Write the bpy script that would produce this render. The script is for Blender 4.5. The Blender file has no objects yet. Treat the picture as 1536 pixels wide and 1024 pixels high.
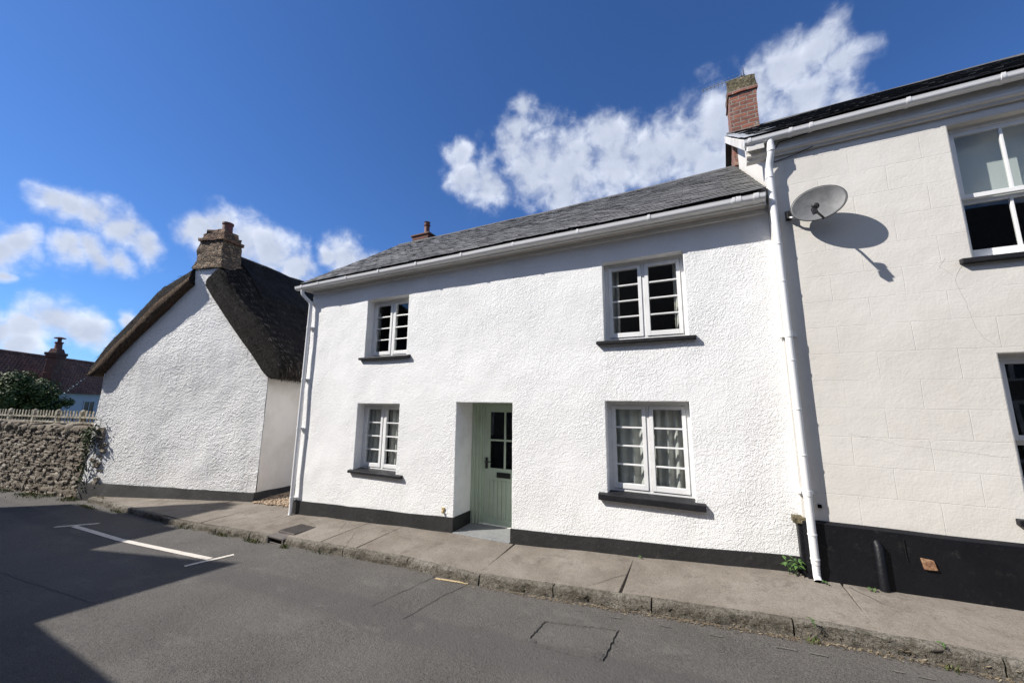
import bpy, bmesh, math, random
from mathutils import Vector, Matrix, noise
rnd = random.Random(7)
sc = bpy.context.scene
COL = sc.collection
R = math.radians

# ------------------------------------------------------------------ node helper
class G:
    def __init__(s, nt): s.nt = nt; s.n = nt.nodes; s.l = nt.links
    def node(s, t, **k):
        n = s.n.new(t)
        for a, b in k.items(): setattr(n, a, b)
        return n
    def put(s, sock, v):
        if isinstance(v, bpy.types.NodeSocket): s.l.new(v, sock)
        elif v is not None:
            if sock.type == 'RGBA' and not hasattr(v, '__len__'): v = (v, v, v, 1)
            elif sock.type == 'RGBA' and len(v) == 3: v = (*v, 1)
            sock.default_value = v
    def pos(s): return s.node('ShaderNodeNewGeometry').outputs['Position']
    def island(s): return s.node('ShaderNodeNewGeometry').outputs['Random Per Island']
    def map(s, vec, scale=(1, 1, 1), loc=(0, 0, 0), rot=(0, 0, 0)):
        m = s.node('ShaderNodeMapping'); s.put(m.inputs['Vector'], vec)
        m.inputs['Scale'].default_value = scale; m.inputs['Location'].default_value = loc; m.inputs['Rotation'].default_value = rot
        return m.outputs[0]
    def noise(s, scale, detail=3, rough=.55, dist=0, vec=None):
        n = s.node('ShaderNodeTexNoise'); s.put(n.inputs['Vector'], vec if vec is not None else s.pos())
        n.inputs['Scale'].default_value = scale; n.inputs['Detail'].default_value = detail
        n.inputs['Roughness'].default_value = rough; n.inputs['Distortion'].default_value = dist
        return n.outputs[0]
    def voro(s, scale, feature='F1', vec=None, out=0, rand=1):
        n = s.node('ShaderNodeTexVoronoi', feature=feature); s.put(n.inputs['Vector'], vec if vec is not None else s.pos())
        n.inputs['Scale'].default_value = scale; n.inputs['Randomness'].default_value = rand
        return n.outputs[out]
    def ma(s, op, a, b=None, c=None, clamp=False):
        n = s.node('ShaderNodeMath', operation=op, use_clamp=clamp)
        s.put(n.inputs[0], a); s.put(n.inputs[1], b)
        if c is not None: s.put(n.inputs[2], c)
        return n.outputs[0]
    def vm(s, op, a, b=None, out=0):
        n = s.node('ShaderNodeVectorMath', operation=op); s.put(n.inputs[0], a)
        if b is not None: s.put(n.inputs[1], b)
        return n.outputs[out]
    def ramp(s, fac, stops):
        n = s.node('ShaderNodeValToRGB'); s.put(n.inputs[0], fac); e = n.color_ramp.elements
        while len(e) < len(stops): e.new(.5)
        for k, (p, c) in enumerate(stops):
            e[k].position = p
            e[k].color = (c, c, c, 1) if not hasattr(c, '__len__') else (*c, 1)
        return n.outputs[0]
    def step(s, v, a, b):
        n = s.node('ShaderNodeMapRange', interpolation_type='SMOOTHSTEP'); s.put(n.inputs[0], v)
        n.inputs[1].default_value = a; n.inputs[2].default_value = b
        return n.outputs[0]
    def mix(s, fac, a, b, bt='MIX'):
        n = s.node('ShaderNodeMix', data_type='RGBA', blend_type=bt)
        s.put(n.inputs[0], fac); s.put(n.inputs[6], a); s.put(n.inputs[7], b)
        return n.outputs[2]
    def bump(s, h, dist, strength=1, normal=None):
        n = s.node('ShaderNodeBump'); s.put(n.inputs['Height'], h)
        n.inputs['Distance'].default_value = dist; n.inputs['Strength'].default_value = strength
        if normal is not None: s.put(n.inputs['Normal'], normal)
        return n.outputs[0]
    def sep(s, v):
        n = s.node('ShaderNodeSeparateXYZ'); s.put(n.inputs[0], v); return n.outputs
    def comb(s, x, y, z):
        n = s.node('ShaderNodeCombineXYZ')
        for i, v in enumerate((x, y, z)): s.put(n.inputs[i], v)
        return n.outputs[0]

MATS = {}
def mat(name, col=.5, rough=.8, fn=None, metal=0, spec=.5):
    m = bpy.data.materials.new(name); m.use_nodes = True
    b = m.node_tree.nodes['Principled BSDF']; g = G(m.node_tree)
    g.put(b.inputs['Base Color'], col); b.inputs['Roughness'].default_value = rough
    b.inputs['Metallic'].default_value = metal; b.inputs['Specular IOR Level'].default_value = spec
    if fn: fn(g, b)
    MATS[name] = m
    return m

# ------------------------------------------------------------------ mesh helper
class MB:
    def __init__(s): s.v = []; s.f = []; s.m = []; s.cur = 0
    def add(s, vs, fs, m=None):
        o = len(s.v); s.v.extend(Vector(v) for v in vs)
        for f in fs: s.f.append(tuple(o + i for i in f)); s.m.append(s.cur if m is None else m)
        return s
    def box(s, x0, x1, y0, y1, z0, z1, m=None):
        return s.hexa([(x0, y0, z0), (x1, y0, z0), (x1, y1, z0), (x0, y1, z0), (x0, y0, z1), (x1, y0, z1), (x1, y1, z1), (x0, y1, z1)], m)
    def hexa(s, p, m=None):
        return s.add(p, [(0, 3, 2, 1), (4, 5, 6, 7), (0, 1, 5, 4), (1, 2, 6, 5), (2, 3, 7, 6), (3, 0, 4, 7)], m)
    def obox(s, c, ax, ay, az, hx, hy, hz, m=None):
        c = Vector(c); ax = Vector(ax).normalized(); ay = Vector(ay).normalized(); az = Vector(az).normalized()
        return s.hexa([c + ax * a * hx + ay * b * hy + az * d * hz for d in (-1, 1) for a, b in ((-1, -1), (1, -1), (1, 1), (-1, 1))], m)
    def prism(s, pts, d, m=None):
        d = Vector(d); n = len(pts); p = [Vector(q) for q in pts]
        return s.add(p + [q + d for q in p], [tuple(range(n))[::-1], tuple(range(n, 2 * n))] + [(i, (i + 1) % n, n + (i + 1) % n, n + i) for i in range(n)], m)
    def tube(s, pts, r, n=10, cap=True, m=None):
        pts = [Vector(p) for p in pts]; rs = r if hasattr(r, '__len__') else [r] * len(pts)
        vs = []; fs = []; a = None
        for i, p in enumerate(pts):
            t = (pts[min(i + 1, len(pts) - 1)] - pts[max(i - 1, 0)]).normalized()
            if a is None:
                a = t.orthogonal().normalized()
            a = (a - t * a.dot(t)).normalized(); b = t.cross(a)
            for k in range(n):
                q = 2 * math.pi * k / n
                vs.append(p + (a * math.cos(q) + b * math.sin(q)) * rs[i])
        for i in range(len(pts) - 1):
            for k in range(n):
                fs.append((i * n + k, i * n + (k + 1) % n, (i + 1) * n + (k + 1) % n, (i + 1) * n + k))
        if cap:
            fs.append(tuple(range(n))[::-1]); fs.append(tuple(range((len(pts) - 1) * n, len(pts) * n)))
        return s.add(vs, fs, m)
    def lathe(s, c, prof, n=20, m=None):
        c = Vector(c); return s.tube([c + Vector((0, 0, z)) for r, z in prof], 1, n, False, m) if False else s._lathe(c, prof, n, m)
    def _lathe(s, c, prof, n, m):
        vs = [c + Vector((r * math.cos(2 * math.pi * k / n), r * math.sin(2 * math.pi * k / n), z)) for r, z in prof for k in range(n)]
        fs = [(i * n + k, i * n + (k + 1) % n, (i + 1) * n + (k + 1) % n, (i + 1) * n + k) for i in range(len(prof) - 1) for k in range(n)]
        fs.append(tuple(range(n))[::-1]); fs.append(tuple(range((len(prof) - 1) * n, len(prof) * n)))
        return s.add(vs, fs, m)
    def subbox(s, P, nu, nv, nw, m=None):
        """closed box surface with a grid on each side; P maps (u,v,w) in [-1,1] to a point"""
        idx = {}; vs = []; fs = []
        def vid(i, j, k):
            if (i, j, k) not in idx:
                idx[i, j, k] = len(vs); vs.append(P(2 * i / nu - 1, 2 * j / nv - 1, 2 * k / nw - 1))
            return idx[i, j, k]
        for i in range(nu):
            for j in range(nv):
                fs.append((vid(i, j, 0), vid(i, j + 1, 0), vid(i + 1, j + 1, 0), vid(i + 1, j, 0)))
                fs.append((vid(i, j, nw), vid(i + 1, j, nw), vid(i + 1, j + 1, nw), vid(i, j + 1, nw)))
        for i in range(nu):
            for k in range(nw):
                fs.append((vid(i, 0, k), vid(i + 1, 0, k), vid(i + 1, 0, k + 1), vid(i, 0, k + 1)))
                fs.append((vid(i, nv, k), vid(i, nv, k + 1), vid(i + 1, nv, k + 1), vid(i + 1, nv, k)))
        for j in range(nv):
            for k in range(nw):
                fs.append((vid(0, j, k), vid(0, j, k + 1), vid(0, j + 1, k + 1), vid(0, j + 1, k)))
                fs.append((vid(nu, j, k), vid(nu, j + 1, k), vid(nu, j + 1, k + 1), vid(nu, j, k + 1)))
        return s.add(vs, fs, m)
    def stone(s, c, ax, ay, az, hx, hy, hz, n=3, rnd_=.45, amp=.12, m=None):
        c = Vector(c); ax, ay, az = Vector(ax), Vector(ay), Vector(az); sd = rnd.uniform(0, 99)
        def P(u, v, w):
            q = Vector((u, v, w)); l = q.length
            q = q.lerp(q / l * 1.12, rnd_)
            q += q * amp * 2 * noise.noise(q * 1.3 + Vector((sd, sd, 0)))
            return c + ax * q.x * hx + ay * q.y * hy + az * q.z * hz
        return s.subbox(P, n, n, n, m)
    def grid(s, P, us, vs_, m=None):
        nu, nv = len(us), len(vs_)
        vs = [P(u, v) for v in vs_ for u in us]
        return s.add(vs, [(j * nu + i, j * nu + i + 1, (j + 1) * nu + i + 1, (j + 1) * nu + i) for j in range(nv - 1) for i in range(nu - 1)], m)
    def build(s, name, mats, parent=None, smooth=None, bevel=0, seg=2, recalc=True, solid=0):
        me = bpy.data.meshes.new(name); off = Vector(parent_world(parent)) if parent else Vector((0, 0, 0))
        me.from_pydata([v - off for v in s.v], [], s.f)
        if not isinstance(mats, (list, tuple)): mats = [mats]
        for m in mats: me.materials.append(m)
        if len(mats) > 1: me.polygons.foreach_set('material_index', s.m)
        if recalc:
            bm = bmesh.new(); bm.from_mesh(me); bmesh.ops.recalc_face_normals(bm, faces=bm.faces); bm.to_mesh(me); bm.free()
        if smooth is not None:
            me.polygons.foreach_set('use_smooth', [True] * len(me.polygons))
            if smooth < 180: me.set_sharp_from_angle(angle=R(smooth))
        me.update()
        o = bpy.data.objects.new(name, me); COL.objects.link(o)
        if parent: o.parent = parent
        if bevel:
            b = o.modifiers.new('bevel', 'BEVEL'); b.width = bevel; b.segments = seg; b.limit_method = 'ANGLE'; b.angle_limit = R(50)
        if solid:
            b = o.modifiers.new('solid', 'SOLIDIFY'); b.thickness = solid
        return o

def parent_world(o):
    p = Vector((0, 0, 0))
    while o: p += o.location; o = o.parent
    return p
def tag(o, label=None, cat=None, group=None, kind=None):
    if label: o['label'] = label
    if cat: o['category'] = cat
    if group: o['group'] = group
    if kind: o['kind'] = kind
    return o
def empty(name, loc, label, cat, group=None):
    o = bpy.data.objects.new(name, None); COL.objects.link(o); o.location = loc; o.empty_display_size = .2
    return tag(o, label, cat, group)
def lerpt(x, xs, ys):
    if x <= xs[0]: return ys[0]
    for i in range(1, len(xs)):
        if x <= xs[i]:
            t = (x - xs[i - 1]) / (xs[i] - xs[i - 1]); return ys[i - 1] + t * (ys[i] - ys[i - 1])
    return ys[-1]
def fr(a, b, st):
    n = max(1, round((b - a) / st)); return [a + (b - a) * i / n for i in range(n + 1)]
def nz(x, y, z, sc_=1.0): return noise.noise(Vector((x * sc_, y * sc_, z * sc_)))

# ground profile along the street (z of the foot of the house walls) -------------------------------
BX = [-40, -30, -16, -13, -9, -7.05, -5.2, -3.48, -2.5, .75, 2.2, 8, 30]
BZ = [-.52, -.5, -.42, -.37, -.3, -.2, -.095, -.004, 0, .253, .29, .5, .9]
def base(x): return lerpt(x, BX, BZ)
def pav_z(x, y): return base(x) + .03 * y
def road_z(x, y): return base(x) - .13 + .02 * (max(y, -4) + 1)

# thatched cottage frame: gable plane through GR, s runs along the gable to the left, d runs back
GR = Vector((-9.08, .40, 0)); TS = Vector((-.96157, -.27457, 0)); DB = Vector((-.27457, .96157, 0))
def gp(s, d, z): return GR + TS * s + DB * d + Vector((0, 0, z))
# stone wall frame
WA = Vector((-13.62, -.93, 0)); WT = Vector((-4.0, -.58, 0)).normalized(); WN = Vector((-WT.y, WT.x, 0)); WN = WN if WN.y < 0 else -WN
def wp(s, d, z): return WA + WT * s - WN * d + Vector((0, 0, z))

# ================================================================== materials
def plaster(scale, amp, stretch=(1, 1, 1), stain=True, tint=(.80, .80, .79)):
    def fn(g, b):
        p = g.map(g.pos(), stretch)
        n1 = g.noise(scale, 2.2, .5, .9, p)
        w1 = g.ma('ABSOLUTE', g.ma('SUBTRACT', n1, .5))
        w1 = g.step(w1, .11, .0)
        n2 = g.noise(scale * .55, 2, .5, 1.3, g.map(g.pos(), stretch, (3.1, 7.7, 1.9)))
        w2 = g.step(g.ma('ABSOLUTE', g.ma('SUBTRACT', n2, .47)), .09, .0)
        n3 = g.noise(scale * 3.5, 3, .6)
        h = g.ma('ADD', g.ma('ADD', g.ma('MULTIPLY', w1, .55), g.ma('MULTIPLY', w2, .65)), g.ma('MULTIPLY', n3, .8))
        h = g.ma('MULTIPLY', h, g.ma('ADD', .45, g.ma('MULTIPLY', g.step(g.noise(.75, 4, .6), .3, .7), .75)))
        b_ = g.bump(h, amp, .85)
        b_ = g.bump(g.noise(2.1, 2), .02, .5, b_)
        g.put(b.inputs['Normal'], b_)
        c = g.mix(g.step(g.noise(1.3, 4, .6), .35, .75), tint, tuple(t * .93 for t in tint))
        if stain:
            z = g.sep(g.pos())[2]
            low = g.ma('MULTIPLY', g.step(z, 1.0, -.1), g.step(g.noise(3.5, 5, .7), .5, .78))
            c = g.mix(g.ma('MULTIPLY', low, .35), c, (.5, .44, .36))
        c = g.mix(g.ma('MULTIPLY', g.step(g.noise(14, 3, .7), .68, .8), .12), c, (.6, .58, .55))
        st = g.noise(5, 5, .65, 0, g.map(g.pos(), (1, 1, .10)))
        c = g.mix(g.ma('MULTIPLY', g.ma('MULTIPLY', g.step(st, .52, .72), g.step(g.noise(.8, 3), .42, .62)), .16), c, (.50, .48, .44))
        g.put(b.inputs['Base Color'], c)
    return fn
M_WHITE = mat('white_render', .8, .75, plaster(24, .0041, tint=(.83, .83, .825)), spec=.3)
M_GABLE = mat('rough_white_render', .8, .8, plaster(8, .0095, (1, 1, 1.7), True, (.86, .855, .84)), spec=.3)
M_CREAMSIDE = mat('smooth_cream_render', .7, .85, lambda g, b: (
    g.put(b.inputs['Base Color'], g.mix(g.step(g.noise(1.7, 5, .65), .35, .7), (.80, .765, .715), (.70, .66, .60))),
    g.put(b.inputs['Normal'], g.bump(g.noise(16, 4, .6), .006))), spec=.3)
M_REVEAL = mat('smooth_white_reveal', .78, .7, lambda g, b: (
    g.put(b.inputs['Base Color'], g.mix(g.step(g.noise(4, 4), .4, .7), (.79, .79, .785), (.70, .70, .69))),
    g.put(b.inputs['Normal'], g.bump(g.noise(22, 3), .004))), spec=.3)

def cream(g, b):
    x, y, z = g.sep(g.pos())
    br = g.node('ShaderNodeTexBrick', offset=.5, offset_frequency=2, squash=1)
    g.put(br.inputs['Vector'], g.comb(g.ma('ADD', x, g.ma('MULTIPLY', g.ma('SUBTRACT', g.noise(3, 2), .5), .02)), g.ma('ADD', z, g.ma('MULTIPLY', g.ma('SUBTRACT', g.noise(2.5, 2), .5), .02)), 0))
    m = br.inputs
    br.inputs['Scale'].default_value = 1; br.inputs['Mortar Size'].default_value = .0035; br.inputs['Mortar Smooth'].default_value = .5
    br.inputs['Brick Width'].default_value = .5578; br.inputs['Row Height'].default_value = .2732
    g.put(br.inputs['Color1'], 1.0); g.put(br.inputs['Color2'], .965); g.put(br.inputs['Mortar'], .97)
    s = g.node('ShaderNodeMapping')
    c = g.mix(g.step(g.noise(1.1, 5, .6), .35, .72), (.70, .676, .632), (.645, .615, .567))
    c = g.mix(1, c, g.mix(.7, (1, 1, 1), br.outputs[0]), 'MULTIPLY')
    c = g.mix(g.ma('MULTIPLY', g.step(g.noise(5, 6, .75, .3, g.map(g.pos(), (1, 1, .35))), .58, .75), .25), c, (.47, .43, .37))
    g.put(b.inputs['Base Color'], c)
    fac = br.outputs['Fac']
    nb = g.bump(g.ma('SUBTRACT', 1, g.ma('MULTIPLY', fac, g.step(g.noise(2.3, 3), .3, .6))), .0024, .7)
    nb = g.bump(g.noise(40, 4, .6), .003, .7, nb)
    nb = g.bump(g.noise(2.2, 3), .02, .5, nb)
    g.put(b.inputs['Normal'], nb)
M_CREAM = mat('cream_lined_render', .7, .7, cream, spec=.3)
# shift of the brick pattern so that courses fall at z = 1.048 + k*.2732 and joints at x = 1.232 + k*.5578
def shift_brick(m, dx, dz):
    nt = m.node_tree
    for n in nt.nodes:
        if n.bl_idname == 'ShaderNodeTexBrick':
            src = n.inputs['Vector'].links[0].from_socket; g = G(nt)
            nt.links.new(g.vm('SUBTRACT', src, (dx, dz, 0)), n.inputs['Vector'])
shift_brick(M_CREAM, 1.2325 - 5.578, 1.048 - 2.732 * 2)

def black_paint(lo, hi, dust=.3):
    def fn(g, b):
        c = g.mix(g.step(g.noise(2.6, 6, .65), .3, .75), lo, hi)
        c = g.mix(g.ma('MULTIPLY', g.step(g.noise(9, 6, .75), .56, .74), dust), c, (.16, .145, .125))
        c = g.mix(g.step(g.noise(60, 2), .80, .83), c, (.4, .38, .36))
        g.put(b.inputs['Base Color'], c)
        g.put(b.inputs['Normal'], g.bump(g.noise(18, 4, .6), .008, .8))
    return fn
M_PLINTH = mat('black_plinth_paint', .03, .6, black_paint((.0105, .0105, .011), (.02, .02, .0205), .2))
M_PLINTH2 = mat('blue_black_plinth_paint', .02, .5, black_paint((.0048, .0052, .0075), (.0095, .010, .0125), .16), spec=.3)
M_PLINTH3 = mat('weathered_plinth_paint', .04, .8, black_paint((.028, .028, .028), (.055, .053, .05), .6))
M_SILL = mat('black_sill_paint', .02, .5, black_paint((.010, .010, .012), (.018, .018, .021), .1), spec=.3)
M_UPVC = mat('white_gloss_paint', .82, .3, lambda g, b: g.put(b.inputs['Base Color'], g.mix(g.step(g.noise(7, 4), .4, .75), (.83, .83, .825), (.76, .76, .75))))
M_GUTTER = mat('white_gutter_plastic', .8, .32, lambda g, b: g.put(b.inputs['Base Color'], g.mix(g.step(g.noise(5, 6, .7, 0, g.map(g.pos(), (.4, 1, 1))), .5, .8), (.84, .84, .835), (.78, .78, .765))))
M_OLDWOOD = mat('off_white_woodwork', .6, .55, lambda g, b: (g.put(b.inputs['Base Color'], g.mix(g.step(g.noise(4, 6, .7, 0, g.map(g.pos(), (.3, 1, 1))), .4, .72), (.70, .68, .64), (.50, .47, .43))), g.put(b.inputs['Normal'], g.bump(g.noise(25, 3), .003))))
M_SOFFIT = mat('grey_soffit', .5, .7, lambda g, b: g.put(b.inputs['Base Color'], g.mix(g.noise(6, 5), (.56, .54, .50), (.42, .40, .37))))
M_LEAD = mat('lead_flashing', .3, .5, lambda g, b: (g.put(b.inputs['Base Color'], g.mix(g.noise(9, 5, .7), (.42, .44, .46), (.19, .20, .21))), g.put(b.inputs['Normal'], g.bump(g.noise(12, 4), .012))))
M_GREEN = mat('sage_green_paint', .3, .45, lambda g, b: (g.put(b.inputs['Base Color'], g.mix(g.step(g.noise(5, 4), .35, .75), (.43, .51, .405), (.39, .46, .365))), g.put(b.inputs['Normal'], g.bump(g.noise(40, 2, .5, 0, g.map(g.pos(), (1, 1, .15))), .0015))))
M_BLACKMETAL = mat('black_metal', .012, .4)
M_DARKROOM = mat('dim_painted_room', .05, .9, lambda g, b: g.put(b.inputs['Base Color'], g.mix(g.noise(1.2), (.05, .045, .04), (.025, .025, .028))))  # near-black walls: the dimness of the rooms is in this colour
def cloth(c1, c2):
    return lambda g, b: (g.put(b.inputs['Base Color'], g.mix(g.noise(9, 4, .6, 0, g.map(g.pos(), (1, 1, .3))), c1, c2)), g.put(b.inputs['Normal'], g.bump(g.noise(300, 2), .001)))
M_CURTAIN = mat('pale_curtain', .6, .9, cloth((.62, .60, .56), (.50, .48, .45)))
M_CURTAIN2 = mat('grey_curtain', .4, .9, cloth((.66, .65, .62), (.50, .49, .47)))
M_BLIND = mat('pale_blind', .5, .9, lambda g, b: g.put(b.inputs['Base Color'], g.mix(g.noise(3), (.60, .63, .60), (.54, .57, .55))))

def glassy(m):
    nt = m.node_tree; g = G(nt); nt.nodes.clear()
    out = g.node('ShaderNodeOutputMaterial'); tr = g.node('ShaderNodeBsdfTransparent'); gl = g.node('ShaderNodeBsdfGlossy')
    gl.inputs['Roughness'].default_value = .01
    tr.inputs['Color'].default_value = (.93, .95, .945, 1)
    geo = g.node('ShaderNodeNewGeometry'); bn = g.bump(g.noise(1.6, 1), .006, .5); g.put(gl.inputs['Normal'], bn)
    cs = g.ma('ABSOLUTE', g.vm('DOT_PRODUCT', geo.outputs['Incoming'], geo.outputs['Normal'], 1))
    fz = g.ma('MULTIPLY_ADD', g.ma('POWER', g.ma('SUBTRACT', 1, cs), 5), .94, .045)
    mx = g.node('ShaderNodeMixShader'); g.put(mx.inputs[0], fz)
    nt.links.new(tr.outputs[0], mx.inputs[1]); nt.links.new(gl.outputs[0], mx.inputs[2]); nt.links.new(mx.outputs[0], out.inputs[0])
M_GLASS = mat('window_glass'); glassy(M_GLASS)

def slate(lo, hi, moss=.25):
    def fn(g, b):
        r = g.island()
        c = g.ramp(r, [(0, lo), (.5, tuple((a + q) / 2 for a, q in zip(lo, hi))), (1, hi)])
        c = g.mix(g.ma('MULTIPLY', g.step(g.noise(2.2, 6, .7), .48, .72), moss), c, (.17, .165, .145))
        c = g.mix(g.ma('MULTIPLY', g.step(g.noise(26, 4, .7), .62, .72), .35), c, (.23, .225, .20))
        g.put(b.inputs['Base Color'], c); g.put(b.inputs['Normal'], g.bump(g.noise(30, 5, .65), .006, .9))
    return fn
M_SLATE = mat('grey_slate', .1, .62, slate((.120, .118, .116), (.19, .187, .182), .25))
M_SLATE2 = mat('black_slate', .03, .6, slate((.010, .010, .011), (.026, .023, .022), .12))
M_RIDGE = mat('ridge_mortar', .1, .8, lambda g, b: (g.put(b.inputs['Base Color'], g.mix(g.noise(8, 5, .7), (.06, .06, .062), (.13, .125, .12))), g.put(b.inputs['Normal'], g.bump(g.noise(25, 4), .01))))
M_PANTILE = mat('red_clay_tile', .1, .75, lambda g, b: (g.put(b.inputs['Base Color'], g.ramp(g.ma('ADD', g.ma('MULTIPLY', g.noise(1.4, 5, .7), .6), g.ma('MULTIPLY', g.noise(9, 2), .4)), [(.3, (.062, .030, .021)), (.5, (.145, .066, .045)), (.7, (.27, .14, .095))]))))

def thatch(dirv):
    def fn(g, b):
        st = g.noise(55, 4, .65, 0, g.map(g.pos(), (1, 1, .22)))
        big = g.noise(3.2, 4, .6)
        c = g.ramp(g.ma('ADD', g.ma('MULTIPLY', st, .65), g.ma('MULTIPLY', big, .35)), [(.34, (.006, .005, .0045)), (.5, (.020, .017, .015)), (.68, (.070, .062, .055))])
        g.put(b.inputs['Base Color'], c); g.put(b.inputs['Normal'], g.bump(g.noise(16, 4, .7), .06, .8, g.bump(st, .06, 1)))
    return fn
M_THATCH = mat('dark_weathered_thatch', .03, .95, thatch(None), spec=.2)
M_STRAW = mat('thatch_straw', .05, .9, lambda g, b: g.put(b.inputs['Base Color'], g.ramp(g.island(), [(0, (.008, .007, .006)), (.6, (.030, .025, .020)), (.8, (.08, .071, .062)), (1, (.22, .195, .165))])), spec=.2)
M_EAVESTRAW = mat('brown_thatch_underside', .1, .95, lambda g, b: (g.put(b.inputs['Base Color'], g.ramp(g.noise(30, 5, .7, 0, g.map(g.pos(), (1, 1, .4))), [(.3, (.035, .022, .014)), (.52, (.10, .066, .042)), (.7, (.19, .135, .09))])), g.put(b.inputs['Normal'], g.bump(g.noise(45, 4, .7), .04))), spec=.2)

def bricks(dirx, w, h, c1, c2, mortar, bumpd=.012, ms=.012, dirt=.4, dz=0):
    def fn(g, b):
        p = g.pos(); u = g.vm('DOT_PRODUCT', p, dirx, 1); z = g.sep(p)[2]
        br = g.node('ShaderNodeTexBrick', offset=.5)
        wob = g.ma('MULTIPLY', g.ma('SUBTRACT', g.noise(9, 2), .5), .025)
        g.put(br.inputs['Vector'], g.comb(g.ma('ADD', u, wob), g.ma('ADD', g.ma('ADD', z, wob), 10 + dz), 0))
        for k, v in (('Scale', 1), ('Mortar Size', ms), ('Mortar Smooth', .3), ('Brick Width', w), ('Row Height', h), ('Bias', 0)): br.inputs[k].default_value = v
        g.put(br.inputs['Color1'], c1); g.put(br.inputs['Color2'], c2); g.put(br.inputs['Mortar'], mortar)
        c = g.mix(g.ma('MULTIPLY', g.step(g.noise(11, 5, .7), .5, .7), dirt), br.outputs[0], (.06, .05, .04))
        c = g.mix(g.ma('MULTIPLY', g.step(g.noise(6, 5, .7, 0, g.map(p, (1, 1, 1), (4, 4, 4))), .58, .68), .5), c, (.42, .36, .29))
        g.put(b.inputs['Base Color'], c)
        n = g.bump(g.ma('SUBTRACT', 1, br.outputs['Fac']), bumpd, 1)
        g.put(b.inputs['Normal'], g.bump(g.noise(35, 4, .6), .008, .8, n))
    return fn
XY = (1, 1, 0)
M_BRICK = mat('orange_brick', .2, .9, bricks(XY, .225, .078, (.285, .105, .066), (.17, .062, .045), (.24, .20, .165), dirt=.6))
def rubble(c1, c2, c3, sc_):
    def fn(g, b):
        p = g.map(g.vm('ADD', g.pos(), g.vm('MULTIPLY', g.comb(g.noise(7), g.noise(7.3), g.noise(6.7)), (.06, .06, .05))), sc_)
        e = g.voro(1, 'DISTANCE_TO_EDGE', p); cc = g.voro(1, 'F1', p, 1)
        c = g.ramp(g.sep(cc)[0], [(0, c1), (.5, c2), (1, c3)])
        c = g.mix(g.ma('MULTIPLY', g.step(g.noise(12, 6, .75), .46, .66), .75), c, (.045, .034, .024))
        c = g.mix(g.ma('MULTIPLY', g.step(g.noise(8, 5, .7, 0, g.map(g.pos(), (1, 1, 1), (2, 7, 1))), .58, .68), .5), c, (.38, .32, .24))
        c = g.mix(g.step(e, .09, .02), c, (.11, .088, .062))
        g.put(b.inputs['Base Color'], c)
        g.put(b.inputs['Normal'], g.bump(g.noise(30, 5, .7), .015, .9, g.bump(g.step(e, 0, .14), .035, 1)))
    return fn
M_BUFF = mat('buff_rubble_brick', .2, .9, rubble((.13, .078, .045), (.22, .145, .085), (.31, .215, .13), (6.5, 6.5, 12)))
M_BUFFRED = mat('buff_and_red_brick', .2, .9, rubble((.10, .045, .028), (.23, .115, .062), (.30, .17, .09), (5.5, 5.5, 14)))
M_DKBRICK = mat('dark_red_brick', .1, .9, bricks(XY, .225, .075, (.15, .050, .034), (.10, .036, .027), (.12, .075, .055)))
M_POT = mat('terracotta_pot', .1, .7, lambda g, b: g.put(b.inputs['Base Color'], g.mix(g.noise(9, 5, .7), (.19, .055, .035), (.07, .028, .022))))
M_LICHEN = mat('mossy_cement', .1, .95, lambda g, b: (g.put(b.inputs['Base Color'], g.ramp(g.noise(14, 5, .7), [(.35, (.035, .03, .02)), (.52, (.12, .10, .055)), (.7, (.26, .22, .14))])), g.put(b.inputs['Normal'], g.bump(g.noise(22, 5), .03))))

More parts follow.
